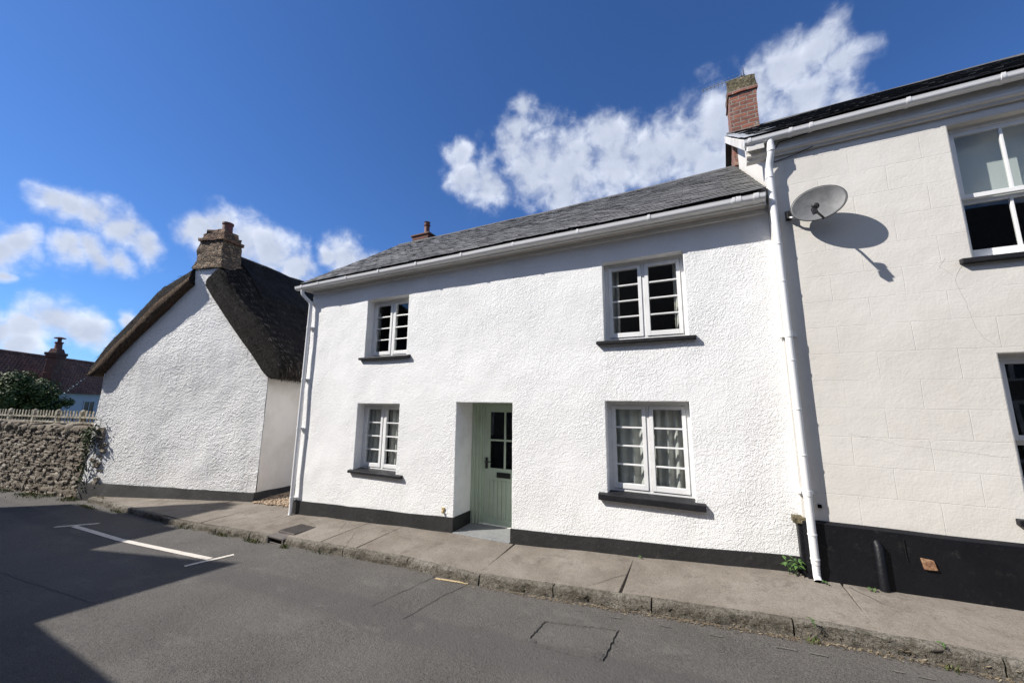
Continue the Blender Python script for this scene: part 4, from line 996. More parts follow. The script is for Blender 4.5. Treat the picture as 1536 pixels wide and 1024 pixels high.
mb.grid(lambda i, d: gp(I[int(i)].x, d, I[int(i)].y), list(range(NP)), [.5, 2, 7.2], 1)
for rr_ in (RA, RL): mb.grid(lambda i, d: gp(I[int(i)].x, d, I[int(i)].y), rr_, [-.13, .5], 1)
# cut ends beside the white shaft and at the back of the chimney
for ie in (MIDA, MIDB): mb.grid(lambda d, t: gp(I[ie].x, d, I[ie].y).lerp(thp(ie, d), t), dsf, [0, 1])
mb.grid(lambda i, t: gp(I[int(i)].x, .5, I[int(i)].y).lerp(thp(int(i), .5), t), RM, [0, 1])
# verge end face
for rr_, mm in ((RA, 0), (RL, 1)):
    mb.grid(lambda i, t: (lambda o, q: Vector(q).lerp(Vector(o), t) + DB * (-.02 * nz(i * .4, t * 3, 2, 1) - .03 * math.sin(math.pi * t)))(thp(int(i), -.13), gp(I[int(i)].x, -.13, I[int(i)].y)), rr_, fr(0, 1, .2), mm)
# raised layer over the ridge, added so its edge makes a shade band
ib = [i for i in range(NP) if .95 < O[i].x < 3.4]
mb.grid(lambda i, d: thp(int(i), d) + Vector((0, 0, .055)) - TS * 0, ib, fr(.62, 7.1, .22))
for e, sg in ((ib[0], 1), (ib[-1], -1)):
    mb.grid(lambda d, t: thp(e, d) + Vector((0, 0, .055 * t)), fr(.62, 7.1, .22), [0, 1])
mb.grid(lambda i, t: thp(int(i), .62) + Vector((0, 0, .055 * t)), ib, [0, 1])
# loose straw ends lying on the slopes
def straw(i, d, L, w, lift, m=2):
    if i < 1 or i > NP - 2 or (MIDA - 1 < i < MIDB + 1 and d < .5): return
    c = thp(i, d); t = (thp(min(i + 1, NP - 1), d) - thp(max(i - 1, 0), d)).normalized()
    if t.z > 0: t = -t
    sd = DB; n = t.cross(sd).normalized()
    if n.z < 0: n = -n
    t = (t + sd * rnd.uniform(-.25, .25) + n * rnd.uniform(.02, .22)).normalized()
    a = c + n * lift; s2 = (sd * math.cos(.5) + n * rnd.uniform(-.6, .6)).normalized() * w
    mb.add([a - s2, a + s2, a + t * L + s2 * .5, a + t * L - s2 * .5], [(0, 1, 2, 3)], m)
for k in range(15000):
    i = rnd.randrange(1, int(NP * .62)) if rnd.random() < .85 else rnd.randrange(1, NP - 1)
    straw(i, rnd.uniform(-.1, 5.5) if rnd.random() < .8 else rnd.uniform(-.13, .5), rnd.uniform(.05, .15), rnd.uniform(.003, .0065), rnd.uniform(.0, .025))
# ragged ends along the verge and the eaves
for k in range(2600):
    t = rnd.random(); i = rnd.choice(RA[1:] + RL[:-1]); q = gp(I[i].x, -.13, I[i].y).lerp(thp(i, -.13), rnd.uniform(.0, 1))
    dr_ = (-DB * rnd.uniform(.3, 1) + Vector((0, 0, -rnd.uniform(.1, .9))) + TS * rnd.uniform(-.5, .5)).normalized(); s2 = Vector((rnd.uniform(-1, 1), rnd.uniform(-1, 1), rnd.uniform(-1, 1))).normalized() * .003
    mb.add([q - s2, q + s2, q + dr_ * rnd.uniform(.02, .06) + s2 * .4], [(0, 1, 2)], 2)
for k in range(1500):
    d = rnd.uniform(-.1, 4); q = thp(0, d).lerp(gp(I[2].x + .1, d, I[2].y), rnd.random()); dr_ = Vector((rnd.uniform(-.3, .5), rnd.uniform(-.3, .3), -1)).normalized(); s2 = Vector((rnd.uniform(-1, 1), rnd.uniform(-1, 1), 0)).normalized() * .004
    mb.add([q - s2, q + s2, q + dr_ * rnd.uniform(.02, .07)], [(0, 1, 2)], 2)
mb.build('thatch', [M_THATCH, M_EAVESTRAW, M_STRAW], tc, smooth=60, recalc=False)
# chimney
mb = MB()
def gtaper(mb, s0, s1, d0, d1, z0, z1, k=0, n=6, amp=.02, m=None):
    def P(u, v, w):
        t = (w + 1) / 2; s = (s0 + s1) / 2 + u * (s1 - s0) / 2 * (1 - k * t); d = (d0 + d1) / 2 + v * (d1 - d0) / 2 * (1 - k * t); z = z0 + (z1 - z0) * t
        return gp(s + amp * nz(s, d, z, 6), d + amp * nz(d, s, z, 6), z + amp * .5 * nz(z, s, d, 7))
    mb.subbox(P, n, n, n, m)
gtaper(mb, 1.73, 2.62, -.05, .62, 5.22, 5.44, .08, 7, .035); gtaper(mb, 1.79, 2.56, -.03, .56, 5.36, 6.02, .06, 9, .035)
gtaper(mb, 1.76, 2.56, -.05, .58, 5.98, 6.06, 0, 8, .035, 1); gtaper(mb, 1.82, 2.49, .0, .52, 6.04, 6.18, .03, 8, .045, 1); gtaper(mb, 1.86, 2.42, .03, .48, 6.14, 6.30, .05, 8, .06, 1)
tch = mb.build('chimney', [M_BUFF, M_BUFFRED], tc, smooth=35)
mb = MB(); mb.lathe(gp(1.98, .2, 6.27), [(.125, 0), (.12, .03), (.112, .20), (.13, .215), (.13, .26), (.10, .262)], 20); mb.build('chimney_pot', M_POT, tch, smooth=40)

# ================================================================== STONE WALL + FENCE
sw_ = empty('stone_wall', tuple(wp(2.6, .2, -.5)), 'low brown rubble stone garden wall left of the thatched cottage', 'wall')
mb = MB(); mb.hexa([wp(-.3, .06, -.75), wp(9, .06, -.75), wp(9, .42, -.75), wp(-.3, .42, -.75), wp(-.3, .07, 1.06), wp(9, .07, 1.0), wp(9, .40, 1.0), wp(-.3, .40, 1.06)]); mb.build('mortar_core', M_MORTAR, sw_)
mb = MB(); z = -.66
while z < 1.0:
    h = rnd.uniform(.05, .115); s = -.35 + rnd.uniform(0, .2)
    while s < 8.5:
        L = rnd.uniform(.08, .27) * (1.2 if h > .09 else .9)
        tilt = rnd.uniform(-.14, .14); ax = (WT + Vector((0, 0, tilt))).normalized()
        mb.stone(wp(s + L / 2, .09 + rnd.uniform(-.02, .03), z + h / 2 + rnd.uniform(-.015, .015)), ax, WN, ax.cross(WN), L * .51, .085, h * .56, 3, .30, .16)
        s += L * .98
    z += h * .95
mb.build('rubble_face', M_STONE, sw_, smooth=60)
mb = MB(); s = -.2
while s < 8.5:
    L = rnd.uniform(.16, .40); H = rnd.uniform(.10, .15)
    mb.stone(wp(s + L / 2, .22, 1.02 + H * .75), WT, WN, (0, 0, 1), L * .52, .24, H, 5, .5, .14); s += L * .96
mb.build('coping_stones', M_STONE, sw_, smooth=60)

fe = empty('picket_fence', tuple(wp(2.6, .25, 1.22)), 'low weathered cream fence of short rounded pickets on top of the stone wall', 'fence')
ZF0, ZF1 = 1.22, 1.605
posts = [.15, 1.35, 2.50, 3.67, 4.97, 6.2, 7.4]
for s in posts:
    mb = MB(); mb.subbox(lambda u, v, w: wp(s + .045 * u, .25 + .045 * v, 1.15 + (w + 1) / 2 * .47 - .03 * (u * u + v * v) * (w > .9)), 4, 4, 2); mb.build('post', M_FENCE, fe, smooth=40)
for z in (1.275, 1.415):
    mb = MB(); mb.hexa([wp(.0, .20, z - .02), wp(7.4, .20, z - .02), wp(7.4, .235, z - .02), wp(.0, .235, z - .02), wp(.0, .20, z + .02), wp(7.4, .20, z + .02), wp(7.4, .235, z + .02), wp(.0, .235, z + .02)]); mb.build('rail', M_FENCE, fe)
pk = None
for a, b_ in zip(posts, posts[1:]):
    n = 8
    for k in range(1, n):
        s = a + (b_ - a) * k / n
        if pk is None:
            mb = MB(); c = wp(s, .262, 0); r = .034; pr = [(-r, ZF0), (r, ZF0)] + [(r * math.cos(q), ZF1 - .05 + r * math.sin(q)) for q in [math.pi * j / 8 for j in range(9)]]
            mb.prism([wp(s + x, .245, z) for x, z in pr], -WN * .014); pk = mb.build('picket', M_FENCE, fe, bevel=.005); s00 = s
        else:
            o = pk.copy(); COL.objects.link(o); o.parent = fe; o.location = WT * (s - s00) + Vector((0, 0, rnd.uniform(-.012, .012)))

# ================================================================== foliage
def leafquad(mb, c, n, up, L, w, m=None):
    n = n.normalized(); t = (up - n * up.dot(n)); t = t.normalized() if t.length > 1e-3 else n.orthogonal().normalized(); b_ = n.cross(t)
    mb.add([c - t * L * .5, c + b_ * w * .5 + n * .1 * w, c + t * L * .5, c - b_ * w * .5 + n * .1 * w], [(0, 1, 2), (0, 2, 3)], m)
rv = lambda: Vector((rnd.gauss(0, 1), rnd.gauss(0, 1), rnd.gauss(0, 1)))
def crown(mb, c, rad, n, L, clumps=26):
    c = Vector(c); cl = []
    for k in range(clumps):
        d = rv().normalized() * (rnd.random() ** .4); cl.append((Vector((d.x * rad[0], d.y * rad[1], d.z * rad[2])) * .8, rnd.uniform(.22, .42) * min(rad)))
    for k in range(n):
        q, r = rnd.choice(cl); d = rv().normalized(); p = c + q + d * r * rnd.random() ** .35
        leafquad(mb, p, d + Vector((0, 0, .5)) + rv() * .4, rv(), L * rnd.uniform(.6, 1.3), L * .6)
BC = Vector((-38.0, 3.2, 1.9))
bu = empty('garden_bush', (BC.x, BC.y, -.7), 'dark green bushy shrub behind the stone wall in front of the red roof', 'bush')
mb = MB(); crown(mb, BC + Vector((-.6, -1.0, .1)), (2.3, 2.5, 1.75), 14000, .17, 60); crown(mb, BC + Vector((-.1, .3, -.35)), (1.4, 1.6, 1.2), 5000, .16, 30); mb.build('foliage', M_LEAF, bu, recalc=False)
mb = MB()
mb.tube([(BC.x - .5, BC.y - .9, -.75), (BC.x - .45, BC.y - .9, .6), (BC.x - .7, BC.y - 1.1, 1.8)], [.16, .11, .05], 8); mb.tube([(BC.x - .45, BC.y - .9, .4), (BC.x + .3, BC.y + .4, 1.6)], [.09, .04], 8); mb.build('trunk', M_BARK, bu, smooth=60)

iv = MB()
stems = []
for k in range(9):
    s = rnd.uniform(.06, .34); p = Vector((s, 0, -.55)); pts = [p]
    hmax = 1.35 if s < .12 else rnd.uniform(.4, 1.25)
    while p.z < hmax: p = p + Vector((rnd.uniform(-.07, .06), 0, rnd.uniform(.06, .14))); pts.append(p.copy())
    stems.append(pts); 
ivy = empty('ivy_plant', tuple(wp(.1, -.02, -.5)), 'straggling ivy climbing the stone wall end against the white gable', 'ivy')
mb = MB()
for pts in stems: mb.tube([wp(p.x, -.02 - .02 * nz(p.x, p.z, 1, 6), p.z) for p in pts], .006, 5)
mb.build('stems', M_BARK, ivy)
mb = MB()
for pts in stems:
    for p in pts:
        for k in range(rnd.randrange(2, 7) if p.z > .8 else rnd.randrange(0, 3)):
            c = wp(p.x + rnd.gauss(0, .06), -.03 - abs(rnd.gauss(0, .04)), p.z + rnd.gauss(0, .05)); leafquad(mb, c, WN + rv() * .6, rv(), rnd.uniform(.04, .075), rnd.uniform(.035, .06))
for k in range(150):
    c = wp(max(.0, rnd.gauss(.13, .11)), -.06 - abs(rnd.gauss(0, .06)), rnd.gauss(.98, .13)); leafquad(mb, c, WN + rv() * .6 + Vector((0, 0, .4)), rv(), rnd.uniform(.05, .085), rnd.uniform(.04, .06))
mb.build('leaves', M_IVY, ivy, recalc=False)

def weed(name, c, n, L, label, h=.12, group=None):
    e = empty(name, c, label, 'weed', group); mb = MB(); c = Vector(c); ml = MB()
    for st in range(max(1, n // 5)):
        b0 = c + Vector((rnd.uniform(-.05, .05), rnd.uniform(-.03, .02), 0)) * (n > 5); tip = b0 + Vector((rnd.uniform(-.03, .03), rnd.uniform(-.04, .0), h * rnd.uniform(.7, 1.2)))
        mb.tube([b0, b0.lerp(tip, .5) + Vector((.004, 0, 0)), tip], [.004, .003, .002], 5)
        for k in range(min(n, 8)):
            a = k * 2.4 + rnd.uniform(-.3, .3); p = b0.lerp(tip, rnd.uniform(.35, 1)); d = Vector((math.cos(a), math.sin(a) - .25, rnd.uniform(-.1, .5))).normalized(); LL = L * rnd.uniform(.7, 1.1); sd = d.cross(Vector((0, 0, 1))).normalized() * LL * .19
            q1 = p + d * LL * .5 + Vector((0, 0, .01)); q2 = p + d * LL - Vector((0, 0, LL * .25))
            ml.add([p, q1 + sd - Vector((0, 0, .006)), q1, q1 - sd - Vector((0, 0, .006)), q2], [(0, 1, 2), (0, 2, 3), (1, 4, 2), (2, 4, 3)])
    mb.build('stem', M_WEED, e); ml.build('leaves', M_WEED, e, smooth=180, recalc=False)
weed('weed_plant', (.66, -.075, pav_z(.66, -.07)), 16, .085, 'leafy green weed growing at the foot of the white downpipe between the houses', .13)
weed('weed_plant', (-.82, -.045, pav_z(-.82, -.04)), 7, .028, 'tiny green weed at the foot of the plinth under the large window', .03)
weed('weed_plant', (.92, -.19, pav_z(.92, -.19)), 6, .03, 'small weed just right of the downpipe outlet', .03)
weed('weed_plant', (1.2, -.18, pav_z(1.2, -.18)), 6, .045, 'small weed beside the black cable guard on the plinth', .03)
weed('weed_plant', (.60, -1.02, pav_z(.6, -1)), 6, .03, 'small weed sprouting in the kerb joint below the downpipe', .05)
weed('weed_plant', (1.36, -1.02, pav_z(1.36, -1)), 7, .03, 'small weed sprouting in the kerb joint in front of the rusty plate', .04)

# grass along the wall foot and kerb, litter in the gutter
mb = MB()
def blade(p, h):
    d = Vector((rnd.gauss(0, .4), rnd.gauss(0, .4), 1)).normalized(); s2 = Vector((rnd.uniform(-1, 1), rnd.uniform(-1, 1), 0)).normalized() * .004; p = Vector(p)
    mb.add([p - s2, p + s2, p + d * h * .6 + s2 * .6, p + d * h + Vector((rnd.gauss(0, .2), rnd.gauss(0, .2), 0)) * h], [(0, 1, 2), (0, 2, 3)])
for k in range(6500):
    s = rnd.uniform(-.2, 8); d = -abs(rnd.gauss(0, .15)) ; 
    if nz(s, d, 0, 1.6) + .25 < rnd.random() * .6: continue
    p = wp(s, d, 0); blade((p.x, p.y, road_z(p.x, p.y)), rnd.uniform(.02, .075))
spots = [(-12.6, -1.2, .5, 260), (-11.4, -1.08, .35, 130), (-7.45, -1.06, .28, 150), (-6.55, -1.07, .25, 160), (-5.75, -1.08, .12, 90), (-8.6, -1.07, .4, 60), (-5.0, -1.06, .3, 30), (.6, -1.06, .05, 20), (1.36, -1.06, .05, 26), (-9.3, .35, .25, 60), (-12.9, -.9, .4, 50)]
for cx, cy, r, n in spots:
    for k in range(n):
        x = cx + rnd.gauss(0, r * .5); y = cy + rnd.gauss(0, .022)
        blade((x, y, road_z(x, y) if y < -1.01 else pav_z(x, y)), rnd.uniform(.015, .06))
tag(mb.build('grass', M_GRASS, recalc=False), 'tufts of short grass along the wall foot and kerb', 'grass', kind='stuff')
mb = MB()
for k in range(2600):
    x = rnd.triangular(-3.5, 4, .9); y = -1.035 - abs(rnd.gauss(0, .028)) if rnd.random() < .8 else -1.0 + rnd.uniform(-.04, .02)
    z = road_z(x, y) + .004 + (rnd.uniform(0, .05) if y > -1.03 else 0); a = rnd.uniform(0, 3.14); L = rnd.uniform(.006, .022); d = Vector((math.cos(a), math.sin(a), rnd.uniform(-.3, .3))) * L; s2 = Vector((-d.y, d.x, .3 * L)) * .25; c = Vector((x, y, z))
    mb.add([c - d, c + s2, c + d, c - s2], [(0, 1, 2, 3)])
tag(mb.build('dead_leaves', mat('dry_litter', .15, .9, leafy([(0, (.06, .045, .03)), (.6, (.17, .13, .08)), (1, (.30, .25, .17))])), recalc=False), 'dry leaf litter caught along the kerb', 'litter', kind='stuff')
mb = MB()
for k in range(900):
    x = rnd.uniform(-9.05, -7.12); y = rnd.uniform(.30, 2.2)
    if rnd.random() < .4: y = rnd.uniform(.25, .8)
    r = rnd.uniform(.008, .022); mb.stone((x, y, pav_z(x, .3) + .012 + .05 * max(0, y - .4)), (1, 0, 0), (0, 1, 0), (0, 0, 1), r * 1.3, r, r * .7, 2, .6, .2)
mb.grid(lambda x, y: (x, y, pav_z(x, .3) + .006 + .05 * max(0, y - .4)), fr(-9.15, -7.05, .2), fr(.36, 6, .3))
tag(mb.build('gravel', M_GRAVEL, smooth=80), 'tan gravel in the passage between the cottages', 'gravel', kind='stuff')

# ================================================================== RED TILED HOUSE far left
U = Vector((-.682, .7314, 0)); NF = Vector((.7314, .682, 0)); E0 = Vector((-50.886, 7.739, 0))
hp = lambda t, o, z: E0 + U * t + NF * o + Vector((0, 0, z))   # o > 0 towards the viewer's right
vis = NF
# eaves side that faces the camera
if (Vector((0, -5, 0)) - E0).dot(NF) < 0: NF = -NF
rh = empty('tiled_house', tuple(hp(0, -3, -.7)), 'distant low pale house with dark red tiled roof behind the stone wall', 'house')
T0, T1 = -14, 8.5
mb = MB()
mb.add([hp(T0, -.35, -.8), hp(T1, -.35, -.8), hp(T1, -.35, 2.5), hp(T0, -.35, 2.5), hp(T0, -5.7, -.8), hp(T1, -5.7, -.8), hp(T1, -5.7, 2.5), hp(T0, -5.7, 2.5), hp(T0, -3.0, 5.6), hp(T1, -3.0, 5.6)], [(0, 1, 2, 3), (4, 5, 6, 7), (0, 3, 8, 7, 4), (1, 5, 6, 9, 2)])
mb.build('wall', M_FARWALL, rh)
mb = MB()
def tile(t, k):
    fr_ = (k % 1.0); return hp(t, 0 - 3.05 * k / 16, 2.46 + (5.75 - 2.46) * k / 16) 
vsx = fr(T0 - .2, T1 + .2, .075)
for r in range(16):
    def TP(t, q, r=r):
        k = r + q * 1.04; lift = .10 * (1 - q) + .07 * math.sin(t / .34 * 2 * math.pi) + .02 * nz(t, r, 1, 3)
        return hp(t, -3.0 * k / 16, 2.46 + 3.29 * k / 16 + lift + .03 * nz(t, k, 0, .5))
    mb.grid(TP, vsx, [0, 1])
    mb.grid(lambda t, q, r=r: TP(t, 0, r) - Vector((0, 0, .06 * q)), vsx, [0, 1])
mb.grid(lambda t, o: hp(t, -3.0 - o, 5.75 - o * 1.05), [T0 - .2, T1 + .2], [0, 3.1])
rf = mb.build('roof', M_PANTILE, rh, smooth=60)
mb = MB(); mb.tube([hp(t, -3.0, 5.80 + .02 * nz(t, 1, 1, 2)) for t in fr(T0 - .2, T1 + .2, .4)], .13, 8); mb.build('ridge_tiles', M_PANTILE, rh, smooth=60)
mb = MB()
def ctaper(mb, t0, t1, o0, o1, z0, z1, k):
    c0_, c1_ = (t0 + t1) / 2, (o0 + o1) / 2
    p = []
    for z, f in ((z0, 1), (z1, 1 - k)):
        for a, b_ in ((t0, o0), (t1, o0), (t1, o1), (t0, o1)): p.append(hp(c0_ + (a - c0_) * f, c1_ + (b_ - c1_) * f, z))
    mb.hexa(p)
ctaper(mb, -2.15, -1.0, -.55, .15, 2.0, 4.2, .10); ctaper(mb, -2.06, -1.08, -.5, .1, 4.15, 5.5, .05); ctaper(mb, -2.15, -1.0, -.56, .16, 5.48, 5.68, 0); ctaper(mb, -2.22, -.94, -.6, .2, 5.68, 5.9, 0); ctaper(mb, -2.02, -1.1, -.5, .1, 5.9, 6.25, .25)
rch = mb.build('chimney', M_DKBRICK, rh, bevel=.03)
mb = MB(); mb.lathe(hp(-1.5, -.22, 6.2), [(.28, 0), (.24, .1), (.22, .5), (.28, .56), (.28, .64), (.13, .68), (.13, .92), (.36, .95), (.36, 1.02), (.1, 1.1)], 16); mb.build('chimney_pot', M_POT, rch, smooth=40)
def farwin(t0, t1, z0, z1):
    mb = MB(); 
    for a, b_, c, d in ((t0 - .1, t0, z0 - .1, z1 + .1), (t1, t1 + .1, z0 - .1, z1 + .1), (t0, t1, z1, z1 + .1), (t0, t1, z0 - .1, z0), ((t0 + t1) / 2 - .04, (t0 + t1) / 2 + .04, z0, z1)):
        mb.hexa([hp(a, -.36, c), hp(b_, -.36, c), hp(b_, -.29, c), hp(a, -.29, c), hp(a, -.36, d), hp(b_, -.36, d), hp(b_, -.29, d), hp(a, -.29, d)])
    w = mb.build('window', M_FARWALL, rh); mb = MB(); mb.hexa([hp(t0, -.40, z0), hp(t1, -.40, z0), hp(t1, -.325, z0), hp(t0, -.325, z0), hp(t0, -.40, z1), hp(t1, -.40, z1), hp(t1, -.325, z1), hp(t0, -.325, z1)]); mb.build('pane', mat('far_glass', .02, .15), w)
farwin(2.75, 3.95, .6, 1.75); farwin(-6, -4.8, .6, 1.75)

# ================================================================== houses across the street (they cast the road shadow)
YB = -10.5
# tall stuccoed house, left
h1 = empty('street_house', (-18.3, -8, -.6), 'tall rendered house with a chimney across the street', 'house', 'houses across the street')
mb = MB(); mb.hexa([(-20.54, -6.25, -.8), (-16.06, -6.2, -.8), (-16.06, YB, -.8), (-20.54, YB, -.8), (-20.54, -6.25, 7.3), (-16.06, -6.2, 7.53), (-16.06, YB, 7.05), (-20.54, YB, 6.85)]); mb.build('wall', M_OPP1, h1)
mb = MB(); mb.box(-19.14, -18.69, -7.65, -6.6, 6.9, 10.1); c = mb.build('chimney', M_OPP2, h1, bevel=.02)
mb = MB()
for x in (-18.92,): mb.lathe((x, -7.1, 10.1), [(.12, 0), (.1, .25), (.12, .3)], 12)
mb.build('chimney_pot', M_POT, c)
# mono-pitched brick house
h2 = empty('street_house', (-14.1, -8, -.5), 'brick house with a slanting roof edge across the street', 'house', 'houses across the street')
f2 = lambda x, y: 6.74 + .42 * (x + 12.24) - .29 * (-6.2 - y)
cs = [(-16.04, -6.22), (-12.24, -6.2), (-12.24, YB), (-16.04, YB)]
mb = MB(); mb.hexa([(x, y, -.8) for x, y in cs] + [(x, y, f2(x, y)) for x, y in cs]); mb.build('wall', M_OPP2, h2)
# low cottage row behind the camera
h3 = empty('street_house', (-4, -8, -.3), 'long low rendered cottage row with slate roof across the street', 'house', 'houses across the street')
mb = MB(); mb.box(-12.22, 10, -12.1, -6.3, -.6, 3.72); mb.build('wall', M_OPP1, h3)
mb = MB(); mb.hexa([(-12.22, -6.0, 3.70), (10.2, -6.0, 3.70), (10.2, -9.2, 7.22), (-12.22, -9.2, 7.22), (-12.22, -6.0, 3.76), (10.2, -6.0, 3.76), (10.2, -9.2, 7.30), (-12.22, -9.2, 7.30)])
mb.hexa([(-12.22, -12.4, 3.70), (10.2, -12.4, 3.70), (10.2, -9.2, 7.22), (-12.22, -9.2, 7.22), (-12.22, -12.4, 3.76), (10.2, -12.4, 3.76), (10.2, -9.2, 7.30), (-12.22, -9.2, 7.30)]); mb.build('roof', M_SLATE2, h3)
def oppwin(h, x0, x1, z0, z1, y):
    mb = MB()
    for a, b_, c, d in ((x0 - .06, x0, z0 - .06, z1 + .06), (x1, x1 + .06, z0 - .06, z1 + .06), (x0, x1, z1, z1 + .06), (x0, x1, z0 - .06, z0), ((x0 + x1) / 2 - .03, (x0 + x1) / 2 + .03, z0, z1)): mb.box(a, b_, y - .05, y + .02, c, d)
    w = mb.build('window', M_UPVC, h); mb = MB(); mb.box(x0, x1, y - .04, y + .004, z0, z1); mb.build('pane', MATS['far_glass'], w)
for x in (-11, -8, -4.4, -1.2, 2, 5): oppwin(h3, x, x + 1, .9, 2.0, -6.3); oppwin(h3, x, x + 1, 2.5, 3.4, -6.3)
oppwin(h2, -14.8, -13.6, .8, 2.2, -6.2); oppwin(h2, -14, -13, 3.4, 4.6, -6.2)
for z in (.8, 3.4, 5.5): oppwin(h1, -19.8, -18.7, z, z + 1.4, -6.22); oppwin(h1, -17.8, -16.8, z, z + 1.4, -6.21)
for x in (-9.6, -2.6, 3.6):
    mb = MB(); mb.box(x, x + .9, -6.33, -6.27, -.3, 1.9); mb.build('door', M_GREEN, h3)

# ================================================================== sky, sun, camera
SUN = Vector((-1.43, -1.0, 1.55)).normalized()
w = bpy.data.worlds.new('World'); sc.world = w; w.use_nodes = True
nt = w.node_tree; nt.nodes.clear(); g = G(nt)
out = g.node('ShaderNodeOutputWorld'); bg = g.node('ShaderNodeBackground'); bg.inputs['Strength'].default_value = 1
nt.links.new(bg.outputs[0], out.inputs[0])
sky = g.node('ShaderNodeTexSky', sky_type='NISHITA', sun_disc=False)
sky.sun_elevation = math.asin(SUN.z); sky.sun_rotation = math.atan2(SUN.x, SUN.y)
sky.altitude = 400; sky.air_density = 1.0; sky.dust_density = .25; sky.ozone_density = 4.0
BL = [(-0.957, 0.143, 0.253, 0.028), (-0.966, 0.124, 0.227, 0.035), (-0.97, 0.148, 0.192, 0.011), (-0.933, 0.174, 0.315, 0.023), (-0.929, 0.199, 0.312, 0.029), (-0.923, 0.23, 0.308, 0.031), (-0.918, 0.264, 0.296, 0.032), (-0.912, 0.297, 0.282, 0.025), (-0.948, 0.202, 0.245, 0.024), (-0.94, 0.234, 0.249, 0.023), (-0.931, 0.266, 0.249, 0.017), (-0.874, 0.353, 0.335, 0.034), (-0.855, 0.383, 0.351, 0.038), (-0.846, 0.426, 0.32, 0.052), (-0.821, 0.475, 0.315, 0.054), (-0.801, 0.518, 0.3, 0.044), (-0.737, 0.587, 0.336, 0.042), (-0.753, 0.563, 0.34, 0.03), (-0.716, 0.619, 0.324, 0.035), (-0.983, 0.157, 0.096, 0.031), (-0.977, 0.184, 0.105, 0.028), (-0.968, 0.215, 0.131, 0.035), (-0.962, 0.246, 0.118, 0.031), (-0.98, 0.186, 0.073, 0.026), (-0.943, 0.296, 0.155, 0.017), (-0.475, 0.659, 0.583, 0.036), (-0.477, 0.693, 0.541, 0.049), (-0.434, 0.73, 0.528, 0.06), (-0.325, 0.685, 0.652, 0.031), (-0.349, 0.701, 0.621, 0.037), (-0.37, 0.709, 0.6, 0.036), (-0.318, 0.766, 0.559, 0.086), (-0.247, 0.798, 0.549, 0.091), (-0.163, 0.784, 0.599, 0.057), (-0.142, 0.819, 0.556, 0.08), (-0.065, 0.833, 0.55, 0.071), (0.009, 0.838, 0.546, 0.071), (0.067, 0.816, 0.574, 0.066), (0.033, 0.851, 0.523, 0.071), (0.13, 0.788, 0.602, 0.055), (0.18, 0.765, 0.618, 0.052), (0.22, 0.746, 0.629, 0.041), (0.253, 0.768, 0.588, 0.036), (0.201, 0.801, 0.563, 0.053), (0.262, 0.8, 0.54, 0.028), (-0.271, 0.819, 0.506, 0.06)]
# unseen clouds added out of view, for neutral fill light and reflections
for a, e, r in ((205, 26, .14), (225, 56, .22), (255, 28, .3), (285, 45, .35), (310, 25, .25), (335, 40, .3), (270, 70, .3)):
    a, e = R(a), R(e); BL.append((math.cos(a) * math.cos(e), math.sin(a) * math.cos(e), math.sin(e), r))
tc_ = g.node('ShaderNodeTexCoord'); DIR = g.vm('NORMALIZE', tc_.outputs['Generated'])
wn = g.node('ShaderNodeTexNoise'); g.put(wn.inputs['Vector'], DIR); wn.inputs['Scale'].default_value = 8; wn.inputs['Detail'].default_value = 4
VW = g.vm('ADD', DIR, g.vm('MULTIPLY', g.vm('SUBTRACT', wn.outputs['Color'], (.5, .5, .5)), (.09, .09, .09)))
acc = None
for i, (x, y, z, r) in enumerate(BL):
    r *= 1.42 if i < 25 else 1.30
    v = g.ma('MULTIPLY_ADD', g.vm('DISTANCE', VW, (x, y, z), 1), -1 / r, 1.0)
    acc = v if acc is None else g.ma('MAXIMUM', acc, v)
def puffs(vec):
    w2 = g.node('ShaderNodeTexNoise'); g.put(w2.inputs['Vector'], vec); w2.inputs['Scale'].default_value = 24; w2.inputs['Detail'].default_value = 3
    q = g.vm('ADD', vec, g.vm('MULTIPLY', g.vm('SUBTRACT', w2.outputs['Color'], (.5, .5, .5)), (.03, .03, .03)))
    a_ = g.ma('SUBTRACT', .42, g.voro(17, vec=q)); b_ = g.ma('SUBTRACT', .42, g.voro(41, vec=q))
    f = g.ma('SUBTRACT', g.noise(26, 5, .56, 0, q), .5)
    return g.ma('ADD', g.ma('ADD', g.ma('MULTIPLY', a_, .62), g.ma('MULTIPLY', b_, .10)), g.ma('MULTIPLY', f, 1.7))
n0 = puffs(DIR); n1 = puffs(g.vm('ADD', DIR, tuple(SUN * -.0 + Vector((-.010, -.004, .012)))))
body = g.ma('MULTIPLY', g.ma('MAXIMUM', acc, -1.5), 1.15)
d0 = g.ma('ADD', body, g.ma('MULTIPLY', n0, .8))
alpha = g.ma('POWER', g.step(d0, -.26, .86), 1.5)
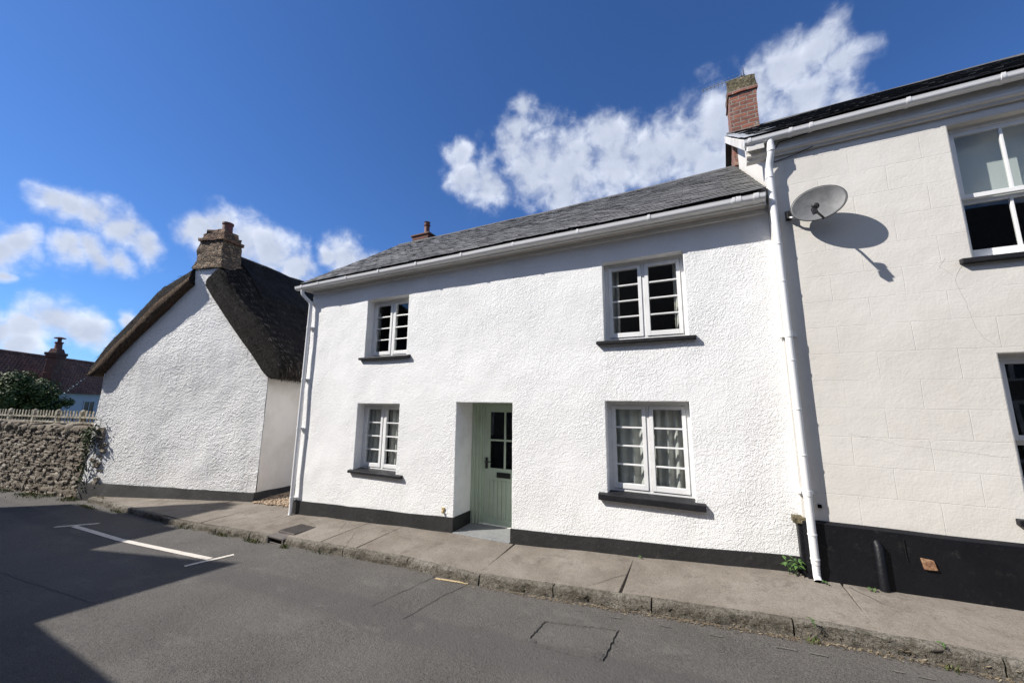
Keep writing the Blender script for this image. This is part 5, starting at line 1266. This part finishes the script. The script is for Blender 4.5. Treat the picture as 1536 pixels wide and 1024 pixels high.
lit = g.ma('ADD', .70, g.ma('MULTIPLY', g.ma('SUBTRACT', n0, n1), .12)); lit = g.ma('SUBTRACT', lit, g.ma('MULTIPLY', g.step(g.ma('ADD', body, g.ma('MULTIPLY', g.noise(7, 3, .5, 0, DIR), .6)), .45, 1.2), .26))
CL = g.ramp(lit, [(.25, (.27, .31, .40)), (.55, (.46, .50, .59)), (.8, (.66, .70, .77))])
skyc = g.vm('MULTIPLY', sky.outputs[0], (.040, .061, .090))
fin = g.mix(g.ma('MULTIPLY', alpha, .95), skyc, CL)
nt.links.new(fin, bg.inputs[0])
w.cycles.sampling_method = 'MANUAL'; w.cycles.sample_map_resolution = 256

sl = bpy.data.lights.new('sun', 'SUN'); sl.energy = 4.4; sl.angle = R(.53); sl.color = (1, .95, .88)
so = bpy.data.objects.new('sun', sl); COL.objects.link(so); so.rotation_euler = SUN.to_track_quat('Z', 'Y').to_euler()

yaw, pit, rol = -.46912039, .16474839, .01053947
cy, sy, cp, sp, cr_, sr = math.cos(yaw), math.sin(yaw), math.cos(pit), math.sin(pit), math.cos(rol), math.sin(rol)
fwd = Vector((sy * cp, cy * cp, sp)); rt = Vector((cy, -sy, 0)); up = rt.cross(fwd)
r2 = rt * cr_ + up * sr; u2_ = up * cr_ - rt * sr
cam = bpy.data.cameras.new('camera'); cam.sensor_width = 36; cam.lens = 572.374 / 1536 * 36; cam.clip_end = 1000; cam.clip_start = .05
co = bpy.data.objects.new('camera', cam); COL.objects.link(co)
M = Matrix((r2, u2_, -fwd)).transposed().to_4x4(); M.translation = Vector((0, -5, 1.866)); co.matrix_world = M
sc.camera = co
sc.cycles.use_denoising = True; sc.cycles.denoiser = 'OPENIMAGEDENOISE'; sc.cycles.denoising_input_passes = 'RGB_ALBEDO_NORMAL'; sc.cycles.denoising_prefilter = 'NONE'; sc.cycles.max_bounces = 8; sc.cycles.caustics_reflective = False; sc.cycles.caustics_refractive = False; sc.cycles.blur_glossy = 1.0
sc.view_settings.view_transform = 'Standard'; sc.view_settings.look = 'None'; sc.view_settings.exposure = .65; sc.view_settings.gamma = 1
